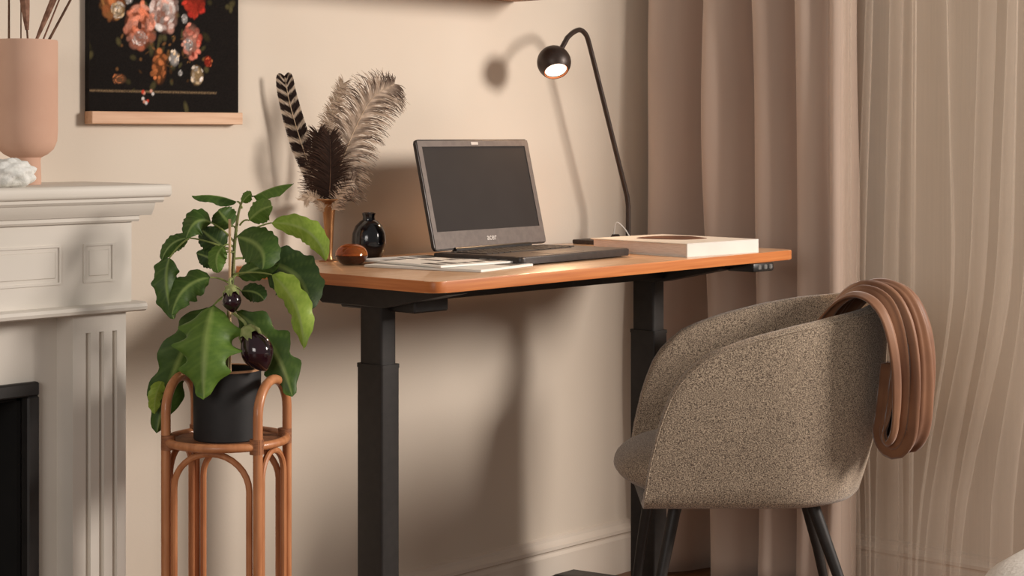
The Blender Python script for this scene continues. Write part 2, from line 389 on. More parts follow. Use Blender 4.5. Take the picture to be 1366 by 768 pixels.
# ------------------------------------------------------------------ wall hanging
px0, px1, pz0, pz1 = 1.9755, 2.3365, 1.1755, 1.72
wh = empty('wall_hanging', ((px0 + px1) / 2, 0, pz0 - 0.025), 'dark floral still-life print on canvas hung from pale wood slats', 'picture')
NX, NZ = 180, 270
def paint():
    rng = np.random.RandomState(3)
    X, Z = np.meshgrid(np.linspace(0, 199, NX), np.linspace(147, -150, NZ))     # Z: rows in photo pixels, bottom row first
    img = np.zeros((NZ, NX, 3)); img[:] = (0.009, 0.007, 0.006)
    img *= (1 + 0.5 * rng.rand(NZ, NX, 1))
    def blob(cx, cz, rx, rz, col, ang=0, soft=0.25, a=1.0):
        dx, dz = X - cx, Z - cz; ca, sa = math.cos(ang), math.sin(ang)
        d = np.sqrt(((dx * ca + dz * sa) / rx) ** 2 + ((-dx * sa + dz * ca) / rz) ** 2)
        w = np.clip((1 - d) / soft, 0, 1)[..., None] * a
        img[:] = img * (1 - w) + np.array(col) * w
    def flower(cx, cz, rx, rz, c0, c1, n=26):
        rx, rz, n = rx * 1.22, rz * 1.22, int(n * 1.5)
        blob(cx, cz, rx, rz, np.array(c0) * 0.35, soft=0.4)
        for i in range(n):
            t = rng.rand() * 2 * PI; rr = math.sqrt(rng.rand()) * 0.92; k = rng.rand()
            col = np.array(c0) * (1 - k) + np.array(c1) * k
            col = col * (0.25 + 1.15 * rng.rand() ** 1.5)
            blob(cx + rx * rr * math.cos(t), cz + rz * rr * math.sin(t), rx * (0.16 + 0.26 * rng.rand()), rz * (0.08 + 0.15 * rng.rand()), col, t + PI / 2, 0.5, 0.85)
    for i in range(90):   # dim foliage around the bouquet
        blob(100 + rng.randn() * 42, 20 + rng.randn() * 55, 3 + 7 * rng.rand(), 2 + 3 * rng.rand(), np.array((0.09, 0.075, 0.03)) * (0.3 + rng.rand()), rng.rand() * 3, 0.6, 0.7)
    for i in range(50):
        blob(95 + rng.randn() * 30, 85 + rng.randn() * 18, 2 + 3 * rng.rand(), 1 + 2 * rng.rand(), np.array((0.22, 0.10, 0.035)) * (0.3 + rng.rand()), rng.rand() * 3, 0.6, 0.7)
    red, org, pnk, wht, yel = (0.62, 0.06, 0.03), (0.65, 0.20, 0.07), (0.80, 0.36, 0.26), (0.80, 0.74, 0.70), (0.72, 0.48, 0.24)
    flower(30, 25, 15, 22, org, (0.25, 0.12, 0.04)); flower(36, 38, 8, 8, yel, wht)
    flower(72, 8, 20, 12, wht, (0.62, 0.56, 0.56), 34); flower(97, 36, 16, 22, pnk, wht, 34); flower(64, 55, 17, 22, (0.72, 0.20, 0.10), pnk, 36)
    blob(64, 54, 3, 5, (0.08, 0.03, 0.02)); flower(64, 68, 9, 7, pnk, wht, 14)
    flower(112, 4, 18, 14, org, red); flower(137, 18, 14, 20, red, (0.5, 0.03, 0.02)); flower(133, 68, 11, 17, pnk, red, 26); flower(129, 72, 6, 7, wht, pnk, 10)
    flower(110, 88, 6, 8, wht, yel, 12); flower(141, 106, 8, 10, yel, wht, 16); flower(90, 98, 9, 17, (0.35, 0.12, 0.04), org, 18); flower(38, 112, 8, 5, (0.35, 0.16, 0.08), org, 10)
    flower(124, 44, 4, 5, wht, wht, 6); flower(50, 26, 5, 5, wht, wht, 6); flower(172, 8, 10, 8, (0.18, 0.07, 0.03), org, 10); flower(156, 90, 5, 6, red, org, 8); flower(118, 104, 3, 3, wht, wht, 4)
    for (cx, cz, r, c0, c1) in [(60, -35, 20, pnk, wht), (100, -45, 22, red, org), (140, -35, 18, wht, yel), (35, -70, 15, yel, org), (85, -90, 17, org, red), (125, -95, 15, pnk, red), (60, -120, 11, wht, pnk), (110, -128, 9, red, org)]:
        flower(cx, cz, r, r, c0, c1, 30)
    # table edge, berries in front of it
    w = np.clip(1 - np.abs(Z - 125) / 1.8, 0, 1) * (X < 168) * (0.35 + 0.65 * rng.rand(NZ, NX)); img[:] = img + w[..., None] * np.array((0.26, 0.17, 0.09))
    for i in range(9): blob(68 + rng.rand() * 14, 124 + rng.rand() * 14, 2.4, 2.4, (red, wht, pnk)[i % 3], 0, 0.5, 0.8)
    return np.clip(img, 0, 1)
img = paint()
me = bpy.data.meshes.new('canvas_print')
xs = np.linspace(px0, px1, NX) - (px0 + px1) / 2; zs = np.linspace(pz0, pz1, NZ) - (pz0 - 0.025)
vv = [(x, -0.016, z) for z in zs for x in xs]
ff = [(j * NX + i, j * NX + i + 1, (j + 1) * NX + i + 1, (j + 1) * NX + i) for j in range(NZ - 1) for i in range(NX - 1)]
me.from_pydata(vv, [], ff)
ca = me.color_attributes.new('tint', 'FLOAT_COLOR', 'POINT')
ca.data.foreach_set('color', np.concatenate([img.reshape(-1, 3), np.ones((NX * NZ, 1))], 1).ravel())
M['print'] = mat('canvas_print', S(230, 230, 230), S(255, 255, 255), rough=0.8, scale=260, attr='tint', spec=0.08)
me.materials.append(M['print'])
po = bpy.data.objects.new('print', me); COL.objects.link(po); po.parent = wh
b = BM(); box(b, (px0, -0.0158, pz0), (px1, -0.001, pz1)); link_mesh('canvas', b, M['canvas_side'], wh, True)
b = BM(); box(b, (px0 - 0.002, -0.027, pz0 - 0.024), (px1 + 0.004, -0.001, pz0 + 0.0005), 0.0015, 1); link_mesh('bottom_slat', b, M['slat'], wh, True)['label'] = 'pale wood slat'
b = BM(); box(b, (px0 - 0.002, -0.027, pz1), (px1 + 0.004, -0.001, pz1 + 0.025), 0.0015, 1); link_mesh('top_slat', b, M['slat'], wh, True)['label'] = 'pale wood slat'

# wall shelf above the desk (only its underside reaches the frame)
b = BM(); box(b, (2.40, -0.20, 1.453), (3.195, -0.0005, 1.482), 0.002, 1)
tag(link_mesh('wall_shelf', b, M['shelf'], origin=(2.8, -0.1, 1.453)), 'brown wooden wall shelf at the top edge above the laptop', 'shelf')

# ------------------------------------------------------------------ desk
H = 0.862
dk = empty('standing_desk', (2.92, -0.34, 0), 'sit-stand desk with warm wooden top and black steel column legs', 'desk')
def rrect(x0, y0, x1, y1, r, n=6):
    out = []
    for cx, cy, a0 in ((x1 - r, y1 - r, 0), (x0 + r, y1 - r, 90), (x0 + r, y0 + r, 180), (x1 - r, y0 + r, 270)):
        out += [(cx + r * math.cos(R(a0 + 90 * k / n)), cy + r * math.sin(R(a0 + 90 * k / n))) for k in range(n + 1)]
    return out
top_out = [(2.302, -0.612), (2.322, -0.634), (3.50, -0.600), (3.525, -0.575), (3.525, -0.06), (3.50, -0.036), (2.33, -0.036), (2.304, -0.06)]
def round_poly(pts, r, n=5):
    out = []; N = len(pts)
    for i in range(N):
        p, a, c = Vector(pts[i]), Vector(pts[i - 1]), Vector(pts[(i + 1) % N])
        u, w = (a - p).normalized() * r, (c - p).normalized() * r
        for k in range(n + 1):
            t = k / n; out.append(tuple((1 - t) ** 2 * (p + u) + 2 * t * (1 - t) * p + t * t * (p + w)))
    return out
corner = round_poly([(2.300, -0.637), (3.525, -0.590), (3.525, -0.036), (2.302, -0.036)], 0.03)
b = BM(); prism(b, corner, H - 0.022, H, 'z', 0.002, 2)
for f in b.faces:
    f.material_index = 1 if abs(f.normal.z) < 0.5 else 0
link_mesh('desktop', b, [M['desk'], M['edge']], dk, True)
b = BM(); box(b, (2.47, -0.385, 0.797), (3.36, -0.345, H - 0.023), 0.002, 1); link_mesh('frame_rail', b, M['steel'], dk, True)
b = BM(); box(b, (2.47, -0.27, 0.797), (3.36, -0.23, H - 0.023), 0.002, 1); link_mesh('frame_rail', b, M['steel'], dk, True)
for X in (2.430, 3.295):
    b = BM()
    prism(b, [(-0.10, 0.838), (-0.10, 0.832), (-0.175, 0.787), (-0.36, 0.787), (-0.54, 0.824), (-0.54, 0.838)], X - 0.004, X + 0.056, 'x', 0.002, 1)
    link_mesh('side_bracket', b, M['steel'], dk, True)
    b = BM(); prism(b, rrect(X + 0.003, -0.347, X + 0.045, -0.283, 0.006, 4), 0.60, 0.788); link_mesh('inner_column', b, M['steel'], dk, True)
    b = BM(); prism(b, rrect(X, -0.352, X + 0.049, -0.278, 0.005, 4), 0.055, 0.669); prism(b, rrect(X - 0.001, -0.353, X + 0.050, -0.277, 0.005, 4), 0.664, 0.672)
    link_mesh('outer_column', b, M['steel'], dk, True)
    b = BM(); prism(b, [(-0.61, 0.004), (-0.61, 0.035), (-0.59, 0.044), (-0.40, 0.066), (-0.22, 0.066), (-0.05, 0.056), (-0.036, 0.048), (-0.036, 0.004)], X - 0.012, X + 0.062, 'x', 0.003, 1)
    ft = link_mesh('foot', b, M['steel'], dk, True)
    for y in (-0.585, -0.06):
        b = BM(); lathe(b, [(0.0, 0), (0.018, 0), (0.018, 0.006), (0.0, 0.006)], (X + 0.025, y, 0), 14); link_mesh('foot_pad', b, M['plastic'], ft, True)
b = BM(); box(b, (2.455, -0.42, 0.778), (2.55, -0.20, 0.838), 0.003, 1); link_mesh('motor_housing', b, M['steel'], dk, True)
cp = None
b = BM(); box(b, (3.335, -0.606, 0.820), (3.415, -0.53, 0.8398), 0.004, 2); cp = link_mesh('control_panel', b, M['plastic'], dk, True)
for kx in (3.357, 3.380, 3.400):
    b = BM(); box(b, (kx - 0.006, -0.6085, 0.8245), (kx + 0.006, -0.604, 0.836), 0.002, 1); link_mesh('button', b, M['button'], cp, True)
b = BM(); tube(b, spline([(3.34, -0.56, 0.835), (3.20, -0.45, 0.832), (2.95, -0.40, 0.828), (2.70, -0.40, 0.828)], 6), 0.003, 6); link_mesh('control_cable', b, M['plastic'], dk, True)

# ------------------------------------------------------------------ laptop
LW, LD = 0.386, 0.245
lp = empty('laptop', (2.8755, -0.352, H), 'open dark grey laptop with a black screen on the wooden desk', 'laptop', rz=R(4.2))
b = BM(); prism(b, rrect(-LW / 2, -LD / 2, LW / 2, LD / 2, 0.012), 0.003, 0.0175, 'z', 0.002, 2); base = link_mesh('base', b, M['laptop'], lp)
b = BM(); prism(b, rrect(-LW / 2 + 0.003, -LD / 2 + 0.003, LW / 2 - 0.003, LD / 2 - 0.012, 0.01), 0.0172, 0.0188); link_mesh('keyboard_deck', b, M['deck'], base)
b = BM()
for r_ in range(6):
    y = LD / 2 - 0.035 - r_ * 0.0175; h = 0.0155 if r_ else 0.010
    x = -0.165; row = [0.0175] * 16
    if r_ == 5: row = [0.0175] * 4 + [0.095] + [0.0175] * 6
    elif r_ > 1: row = [0.020 + 0.004 * r_] + [0.0175] * 11 + [0.030] + [0.0175] * 2
    for w in row:
        if x + w > 0.170: break
        box(b, (x, y - h / 2, 0.0188), (x + w - 0.0025, y + h / 2, 0.0206)); x += w + 0.0025
tag(link_mesh('keys', b, M['key'], base, smooth=False), 'black keyboard keys', kind='stuff')
b = BM(); prism(b, rrect(-0.062, -LD / 2 + 0.018, 0.048, -LD / 2 + 0.082, 0.005), 0.0186, 0.0194); link_mesh('touchpad', b, M['bezel'], base)
b = BM()
for k_ in range(3): box(b, (-LW / 2 - 0.0006, -0.085 + 0.028 * k_, 0.007), (-LW / 2 + 0.002, -0.066 + 0.028 * k_, 0.0125))
link_mesh('side_ports', b, M['button'], base)
b = BM(); tube(b, [(-0.13, LD / 2 - 0.010, 0.020), (0.13, LD / 2 - 0.010, 0.020)], 0.0065, 12); link_mesh('hinge', b, M['plastic'], lp)
for x in (-0.15, 0.15):
    for y in (-0.1, 0.1):
        b = BM(); lathe(b, [(0.0, 0), (0.007, 0), (0.007, 0.0035), (0.0, 0.0035)], (x, y, 0), 12); link_mesh('rubber_foot', b, M['plastic'], base)
LH = 0.243
lid_m = Matrix.Translation((0, LD / 2 - 0.008, 0.0215)) @ Matrix.Rotation(R(-13.5), 4, 'X')
def lidbm(bm): bmesh.ops.transform(bm, matrix=lid_m, verts=bm.verts); return bm
b = BM(); prism(b, rrect(-LW / 2, 0, LW / 2, LH, 0.008), -0.001, 0.007, 'y', 0.0015, 2); lid = link_mesh('lid', lidbm(b), M['laptop'], lp)
bz0, bz1 = 0.040, LH - 0.016
b = BM()
for lo, hi in (((-LW / 2 + 0.003, 0.003), (LW / 2 - 0.003, bz0)), ((-LW / 2 + 0.003, bz1), (LW / 2 - 0.003, LH - 0.003)), ((-LW / 2 + 0.003, bz0), (-LW / 2 + 0.016, bz1)), ((LW / 2 - 0.016, bz0), (LW / 2 - 0.003, bz1))):
    box(b, (lo[0], -0.0028, lo[1]), (hi[0], -0.0005, hi[1]))
link_mesh('bezel', lidbm(b), M['bezel'], lid)
b = BM(); box(b, (-LW / 2 + 0.015, -0.0015, bz0 - 0.001), (LW / 2 - 0.015, -0.0005, bz1 + 0.001)); link_mesh('screen', lidbm(b), M['screen'], lid)['label'] = 'dark switched-off screen'
b = BM(); box(b, (-0.012, -0.0034, LH - 0.0125), (0.012, -0.0025, LH - 0.006), 0.0003, 1); link_mesh('webcam', lidbm(b), M['logo'], lid)
def text_mesh(name, s, size, m, parent, mtx, ext=0.0004):
    cu = bpy.data.curves.new(name, 'FONT'); cu.body = s; cu.size = size; cu.extrude = ext; cu.align_x = 'CENTER'; cu.align_y = 'CENTER'; cu.offset = 0.0003
    to = bpy.data.objects.new(name, cu); COL.objects.link(to)
    dg = bpy.context.evaluated_depsgraph_get(); me = bpy.data.meshes.new_from_object(to.evaluated_get(dg))
    bpy.data.objects.remove(to); bpy.data.curves.remove(cu)
    me.transform(mtx); me.materials.clear(); me.materials.append(m)
    o = bpy.data.objects.new(name, me); COL.objects.link(o); o.parent = parent; return o
text_mesh('lettering', 'acer', 0.019, M['logo'], lid, lid_m @ Matrix.Translation((0, -0.0030, 0.0215)) @ Matrix.Rotation(R(90), 4, 'X'))

# ------------------------------------------------------------------ papers, book, notebook
def sheet(name, c, w, d, rz, z, th, label, cat, grp=None, prints=(), m='paper'):
    e = empty(name, (c[0], c[1], z), label, cat, grp, rz=R(rz))
    b = BM(); box(b, (-w / 2, -d / 2, 0), (w / 2, d / 2, th), min(0.0006, th * 0.3), 1); link_mesh('pages', b, M[m], e)
    for (x0, y0, x1, y1, mm) in prints:
        b = BM(); box(b, (x0, y0, th - 0.0001), (x1, y1, th + 0.0003)); link_mesh('printed_picture', b, M[mm], e)
    return e
PR = []
rr = random.Random(5)
for i in range(5):
    for j in range(3):
        x = -0.085 + i * 0.036; y = -0.11 + j * 0.08
        if rr.random() < 0.8: PR.append((x, y, x + 0.012 + 0.014 * rr.random(), y + 0.02 + 0.04 * rr.random(), 'ink'))
sheet('magazine', (2.585, -0.385), 0.20, 0.28, 12, H + 0.0005, 0.005, 'white magazine lying lowest, its edge toward the front corner of the desk', 'magazine', 'magazines beside the laptop', [(0.03, -0.13, 0.08, -0.09, 'ink')])
sheet('magazine', (2.600, -0.325), 0.20, 0.27, -3, H + 0.0062, 0.004, 'black and white printed magazine lying on the lower one beside the laptop', 'magazine', 'magazines beside the laptop', PR + [(0.06, 0.02, 0.095, 0.12, 'tan_ink')])
bk = empty('book', (3.262, -0.436, H), 'thick white hardback book with a dark oval print at the right of the desk', 'book', rz=R(-3))
BW, BD, BH = 0.250, 0.292, 0.031
b = BM(); box(b, (-BW / 2, -BD / 2, 0), (BW / 2, BD / 2, 0.0028), 0.0008, 1); box(b, (-BW / 2, -BD / 2, BH - 0.0028), (BW / 2, BD / 2, BH), 0.0008, 1); box(b, (-BW / 2 , -BD / 2, 0.0005), (BW / 2, -BD / 2 + 0.004, BH - 0.0005), 0.001, 1)
link_mesh('cover', b, M['cover'], bk)
b = BM(); box(b, (-BW / 2 + 0.005, -BD / 2 + 0.003, 0.0027), (BW / 2 - 0.005, BD / 2 - 0.006, BH - 0.0027)); link_mesh('page_block', b, M['pages'], bk)['label'] = 'cream page edges'
b = BM()
op = [(0.075 * math.cos(t) * (1 + 0.15 * math.sin(3 * t)), 0.085 * math.sin(t) * (1 + 0.12 * math.cos(2 * t))) for t in [2 * PI * i / 28 for i in range(28)]]
prism(b, [(p[0] + 0.02, p[1] + 0.02) for p in op], BH - 0.0001, BH + 0.0003); link_mesh('cover_picture', b, M['motif'], bk)['label'] = 'dark brown printed picture'

# ------------------------------------------------------------------ lamp
lb = Vector((3.462, -0.095, H))
la = empty('desk_lamp', lb, 'lit dark bronze desk lamp with ball head, bent stem and flat base plate', 'lamp')
b = BM(); prism(b, rrect(3.345, -0.150, 3.505, -0.050, 0.008), H, H + 0.010, 'z', 0.002, 2); lathe(b, [(0.0, 0.009), (0.014, 0.009), (0.0125, 0.014), (0.0085, 0.020), (0.0, 0.020)], lb, 28); link_mesh('base', b, M['bronze'], la, True)
head_c = at(739, 83, 4.262)
elbow = at(838, 268, lb.x * math.sin(PSI) + (lb.y + 2.98) * math.cos(PSI))
up1 = at(787, 62, 4.40); crest = at(774, 40, 4.365); dn = at(757, 50, 4.31)
lb_top = Vector((elbow.x, elbow.y, H + 0.01))
lean = spline([elbow, lerp(elbow, up1, 0.5), up1], 4)
pts = [lb_top, lerp(lb_top, elbow, 0.85)] + [elbow + (up1 - elbow) * 0.03] + [lerp(elbow, up1, t) for t in (0.1, 0.4, 0.7, 0.94)] + spline([up1, at(782, 47, 4.385), crest, at(765, 43, 4.335), dn], 5)[1:] + [lerp(dn, head_c, 0.5)]
b = BM(); tube(b, pts, 0.0062, 12); link_mesh('stem', b, M['bronze'], la, True)
hd = Vector((-0.30, -0.52, -0.80)).normalized()      # where the shade opens
rot = hd.to_track_quat('-Z', 'Y').to_matrix().to_4x4()
hm = Matrix.Translation(head_c) @ rot
Rr = 0.0405
def hbm(bm): bmesh.ops.transform(bm, matrix=hm, verts=bm.verts); return bm
b = BM(); cut = R(46)
pr = [(Rr * math.sin(t), Rr * math.cos(t)) for t in [0.001 + (PI - cut) * i / 18 for i in range(19)]]
ri = Rr - 0.003
pr += [(ri * math.sin(t), ri * math.cos(t)) for t in [(PI - cut) - (PI - cut) * 0.55 * i / 10 for i in range(11)]]
pr += [(0.0, ri * math.cos((PI - cut) * 0.45))]
lathe(b, pr, (0, 0, 0), 40)
lh = link_mesh('lamp_head', hbm(b), M['bronze'], la, True)
b = BM(); lathe(b, [(0.0265, -0.0262), (0.0285, -0.0278), (0.0290, -0.0268), (0.0272, -0.0240), (0.0265, -0.0262)], (0, 0, 0), 36, False); link_mesh('reflector', hbm(b), M['copper'], lh, True)['label'] = 'glowing copper rim'
b = BM(); lathe(b, [(0.0, -0.0285), (0.012, -0.0278), (0.022, -0.0255), (0.0262, -0.0225), (0.0255, -0.020), (0.0, -0.020)], (0, 0, 0), 32); link_mesh('diffuser', hbm(b), M['bulb'], lh, True)['label'] = 'lit white diffuser'
b = BM(); tube(b, spline([lb + Vector((0.02, -0.03, 0.013)), lb + Vector((0.01, -0.02, 0.035)), lb + Vector((-0.006, -0.008, 0.05)), lb + Vector((-0.003, 0.004, 0.02))], 6), 0.0016, 6); link_mesh('power_cable', b, M['white_cable'], la, True)['label'] = 'white cable'
pd = bpy.data.lights.new('lamp_light', 'SPOT'); pl = bpy.data.objects.new('lamp_light', pd); COL.objects.link(pl)
pd.energy = 7.0; pd.color = (1.0, 0.62, 0.34); pd.spot_size = R(130); pd.spot_blend = 0.7; pd.shadow_soft_size = 0.022
pl.location = head_c + hd * 0.046; pl.rotation_euler = hd.to_track_quat('-Z', 'Y').to_euler()

# ------------------------------------------------------------------ small vessels on the desk
b = BM(); q = 0.00163
lathe(b, [(0.0, 0), (13 * q, 0), (17 * q, 2 * q), (21.5 * q, 11 * q), (23 * q, 22 * q), (22 * q, 34 * q), (18 * q, 44 * q), (12 * q, 50 * q), (8.5 * q, 52 * q), (8 * q, 56 * q), (9.2 * q, 59 * q), (9.2 * q, 61 * q), (7 * q, 61.5 * q), (6.5 * q, 54 * q), (0.0, 52 * q)], (0, 0, 0), 44)
o = tag(link_mesh('bud_vase', b, M['ink_glaze']), 'small round black glazed vase with a short neck on the desk', 'vase'); o.location = (2.630, -0.095, H)
am = empty('tealight_holder', (2.486, -0.200, H), 'amber glass oval bowl with dark base in front of the black vase', 'bowl')
b = BM(); lathe(b, [(0.0, 0.0), (0.016, 0.0), (0.024, 0.004), (0.0305, 0.011), (0.0335, 0.019), (0.0318, 0.020), (0.028, 0.013), (0.018, 0.006), (0.0, 0.005)], (0, 0, 0), 44); link_mesh('base', b, M['amber_dark'], am)['label'] = 'dark brown glass base'
b = BM(); lathe(b, [(0.0318, 0.0195), (0.0338, 0.0205), (0.0325, 0.027), (0.0285, 0.0345), (0.0225, 0.0395), (0.0135, 0.0425), (0.013, 0.0415), (0.021, 0.0385), (0.0270, 0.0337), (0.0307, 0.0265), (0.0318, 0.0195)], (0, 0, 0), 44, False); link_mesh('bowl', b, M['amber'], am)
b = BM(); lathe(b, [(0.0, 0.0052), (0.018, 0.0062), (0.019, 0.020), (0.0, 0.020)], (0, 0, 0), 30); link_mesh('candle', b, M['paper'], am)['label'] = 'candle coloured white to brighten the amber'  # candle made white so the amber glass around it looks brighter

bv = Vector((2.520, -0.090, H))
b = BM(); q = 0.0016
lathe(b, [(0.0, 0), (13.5 * q, 0), (13.5 * q, 1.2 * q), (6 * q, 3 * q), (4.6 * q, 8 * q), (5.4 * q, 20 * q), (6.6 * q, 45 * q), (8.2 * q, 66 * q), (11 * q, 76 * q), (17 * q, 80.5 * q), (21.5 * q, 82 * q), (21.5 * q, 83.4 * q), (15.5 * q, 82.2 * q), (9 * q, 77 * q), (6 * q, 64 * q), (0.0, 58 * q)], (0, 0, 0), 40)
o = tag(link_mesh('trumpet_vase', b, M['brass']), 'slender brass trumpet vase holding feathers on the desk', 'vase'); o.location = bv
DV = bv.x * math.sin(PSI) + (bv.y + 2.98) * math.cos(PSI)

CAMR = Vector((math.cos(PSI), -math.sin(PSI), 0)); CAMF = Vector((math.sin(PSI), math.cos(PSI), 0))
def feather(name, shaft, label, lenL, lenR, ang, width, tintf, count, curl=0.0, jit=0.0, face=None, t0=0.12, seg=4, qr=0.0011, qm='quill', sag=0.0, seed=1, grp='feathers in the brass vase'):
    """quill plus single barbs; shaft: world points, lenL/lenR(t): barb length on either side"""
    rg = random.Random(seed)
    e = empty(name, shaft[0], label, 'feather', grp)
    sp = spline(shaft, 10); n = len(sp)
    b = BM(); tube(b, sp, [qr * (1 - 0.75 * i / (n - 1)) for i in range(n)], 6); link_mesh('quill', b, M[qm], e, True)
    vs, fs, cols = [], [], []
    off = root_loc(e)
    for i in range(count):
        for side in (-1, 1):
            t = t0 + (1 - t0) * (i + rg.random() * 0.6) / count
            f = t * (n - 1); i0 = min(int(f), n - 2); p = lerp(sp[i0], sp[i0 + 1], f - i0)
            tg = (sp[i0 + 1] - sp[i0]).normalized(); fn = face if face else -CAMF
            sd_ = tg.cross(fn).normalized() * -side; nn = sd_.cross(tg).normalized()
            L = (lenL if side < 0 else lenR)(t) * (1 + jit * (rg.random() - 0.5))
            a = ang(t) + jit * 0.5 * (rg.random() - 0.5)
            d = (sd_ * math.sin(a) + tg * math.cos(a)).normalized()
            w = width * (0.8 + 0.4 * rg.random())
            off_n = nn * (rg.random() - 0.5) * jit * 0.018
            cv = curl * (0.6 + 0.8 * rg.random()) if curl else 0
            prev = None; pos = p.copy()
            for s_ in range(seg + 1):
                u = s_ / seg
                ww = w * (1 - 0.75 * u ** 2)
                dd = (d + tg * (-cv * u) + Vector((0, 0, -sag * u * u))).normalized()
                if s_: pos = pos + dd * (L / seg)
                cpos = pos + off_n * u
                wv = dd.cross(nn).normalized() * ww / 2
                base_i = len(vs); vs += [tuple(cpos - wv - off), tuple(cpos + wv - off)]
                c = tintf(t, u, side, rg); cols += [c, c]
                if prev is not None: fs.append((prev, prev + 1, base_i + 1, base_i))
                prev = base_i
    me = bpy.data.meshes.new('barbs'); me.from_pydata(vs, [], fs)
    ca = me.color_attributes.new('tint', 'FLOAT_COLOR', 'POINT'); ca.data.foreach_set('color', [x for c in cols for x in c])
    me.materials.append(M['barb']); me.polygons.foreach_set('use_smooth', [True] * len(me.polygons))
    o = bpy.data.objects.new('barbs', me); COL.objects.link(o); o.parent = e; o['kind'] = 'stuff'
    return e
mix4 = lambda a, c, t: tuple(lerp(a[i], c[i], t) for i in range(3)) + (1.0,)
DARK, CREAM, BEIGE, GREYB = S(50, 34, 28), S(226, 206, 184), S(206, 178, 152), S(124, 98, 82)
def stripe_tint(t, u, side, rg):
    ph = (t * 11.5 + u * 0.42) % 1.0
    return mix4(DARK, CREAM, 1.0 if ph < 0.34 else 0.0)
fw = lambda a, c: (lambda t: a * min(1, t / 0.35) ** 0.6 * (1 - max(0, (t - 0.80) / 0.20) ** 2.2) ** 0.6 + c)
feather('striped_feather', [at(434, 285, DV), at(416, 232, DV - 0.005), at(398, 178, DV - 0.015), at(386, 135, DV - 0.025), at(380, 103, DV - 0.03)],
        'upright brown feather with bold cream stripes at left in the brass vase', fw(0.029, 0.003), fw(0.032, 0.003), lambda t: R(52 - 22 * t), 0.0050, stripe_tint, 120, t0=0.12, qr=0.0016)
def plume_tint(t, u, side, rg):
    band = math.sin((t * 16 - u * 0.9 + 0.15 * rg.random()) * 2 * PI)
    k = 1.0 if band > 0.0 else 0.0
    if t > 0.88 and u > 0.1: k = max(k, 0.9)
    return mix4(S(232, 208, 186), S(74, 50, 40), k * (0.3 + 0.7 * min(1, u * 1.6)) * (0.75 + 0.25 * rg.random()))
feather('barred_plume', [at(437, 285, DV), at(450, 235, DV - 0.02), at(470, 180, DV - 0.035), at(496, 132, DV - 0.04), at(526, 112, DV - 0.035)],
        'large fluffy beige plume with fine dark bars leaning right in the brass vase', lambda t: 0.058 * (1 - max(0, (t - 0.75) / 0.25) ** 2 * 0.75) + 0.006, lambda t: 0.064 * (1 - max(0, (t - 0.6) / 0.4) ** 1.6 * 0.85) + 0.004,
        lambda t: R(62 - 22 * t), 0.0020, plume_tint, 330, curl=0.5, jit=0.45, t0=0.10, seg=6, sag=0.35, seed=3, qr=0.0013)
def pale_tint(t, u, side, rg): return mix4(S(216, 194, 170), S(150, 122, 102), 0.7 * rg.random() * (1 - t) + 0.2 * u)
feather('pale_plume', [at(434, 285, DV + 0.002), at(436, 225, DV + 0.02), at(440, 165, DV + 0.02), at(458, 112, DV + 0.01)],
        'pale soft plume standing behind the barred plume in the brass vase', lambda t: 0.040 * (1 - t * 0.5), lambda t: 0.042 * (1 - t * 0.5), lambda t: R(50 - 22 * t), 0.0018, pale_tint, 240, curl=0.4, jit=0.5, seg=5, sag=0.2, seed=5)
def dark_tint(t, u, side, rg): return mix4(S(40, 26, 20), S(98, 68, 52), rg.random() * 0.7 * u + 0.08)
for kx, (pp, lab) in enumerate([([at(434, 288, DV), at(432, 250, DV - 0.03), at(428, 212, DV - 0.045), at(424, 178, DV - 0.05)], 'dark brown downy tuft feather, left of the two in front in the brass vase'),
                                ([at(437, 288, DV), at(440, 250, DV - 0.035), at(441, 214, DV - 0.055), at(440, 182, DV - 0.055)], 'dark brown downy tuft feather, right of the two in front in the brass vase')]):
    feather('tuft_feather', pp, lab, lambda t: 0.043 * math.sin(PI * min(1, 0.30 + t * 0.60)) ** 0.7 + 0.003, lambda t: 0.043 * math.sin(PI * min(1, 0.30 + t * 0.60)) ** 0.7 + 0.003, lambda t: R(66 - 40 * t), 0.0022, dark_tint, 200, curl=0.3, jit=0.6, seg=4, sag=0.1, seed=11 + kx, t0=0.15, qm='twig')
feather('curled_feather', [at(436, 290, DV), at(428, 272, DV - 0.02), at(415, 262, DV - 0.03), at(406, 268, DV - 0.03)], 'short beige curled feather hanging over the left rim of the brass vase', lambda t: 0.016, lambda t: 0.014, lambda t: R(45), 0.002, pale_tint, 80, curl=0.3, jit=0.5, seed=21)
feather('curled_feather', [at(438, 290, DV), at(452, 262, DV - 0.03), at(464, 246, DV - 0.04), at(472, 244, DV - 0.04)], 'short beige curled feather spilling over the right rim of the brass vase', lambda t: 0.022, lambda t: 0.024, lambda t: R(55), 0.002, plume_tint, 110, curl=0.5, jit=0.5, seed=22)

# ------------------------------------------------------------------ plant stand
DS = 3.19
sc_ = at(303, 585, DS); SX, SY, SZ = sc_.x, sc_.y, sc_.z
ps = empty('plant_stand', (SX, SY, 0), 'round rattan plant stand with arched handles beside the fireplace', 'plant stand')
RS = 0.104
b = BM(); torus(b, (SX, SY, SZ), RS, 0.0075, 60, 12); link_mesh('seat_ring', b, M['rattan'], ps, True)
b = BM(); lathe(b, [(0.0, -0.004), (RS, -0.004), (RS, 0.001), (0.0, 0.001)], (SX, SY, SZ), 48); link_mesh('seat_plate', b, M['binding'], ps, True)
legs = {}
for nm, ang_ in (('nl', -148), ('fl', 148 - 10), ('nr', -42), ('fr', 42 - 10)): legs[nm] = ang_
base_a = -math.degrees(PSI)                            # stand frame: local x runs along the picture's right
def sp_(r, a_deg, z):
    a = R(a_deg + base_a + 0); return Vector((SX + r * math.cos(a), SY + r * math.sin(a), z))
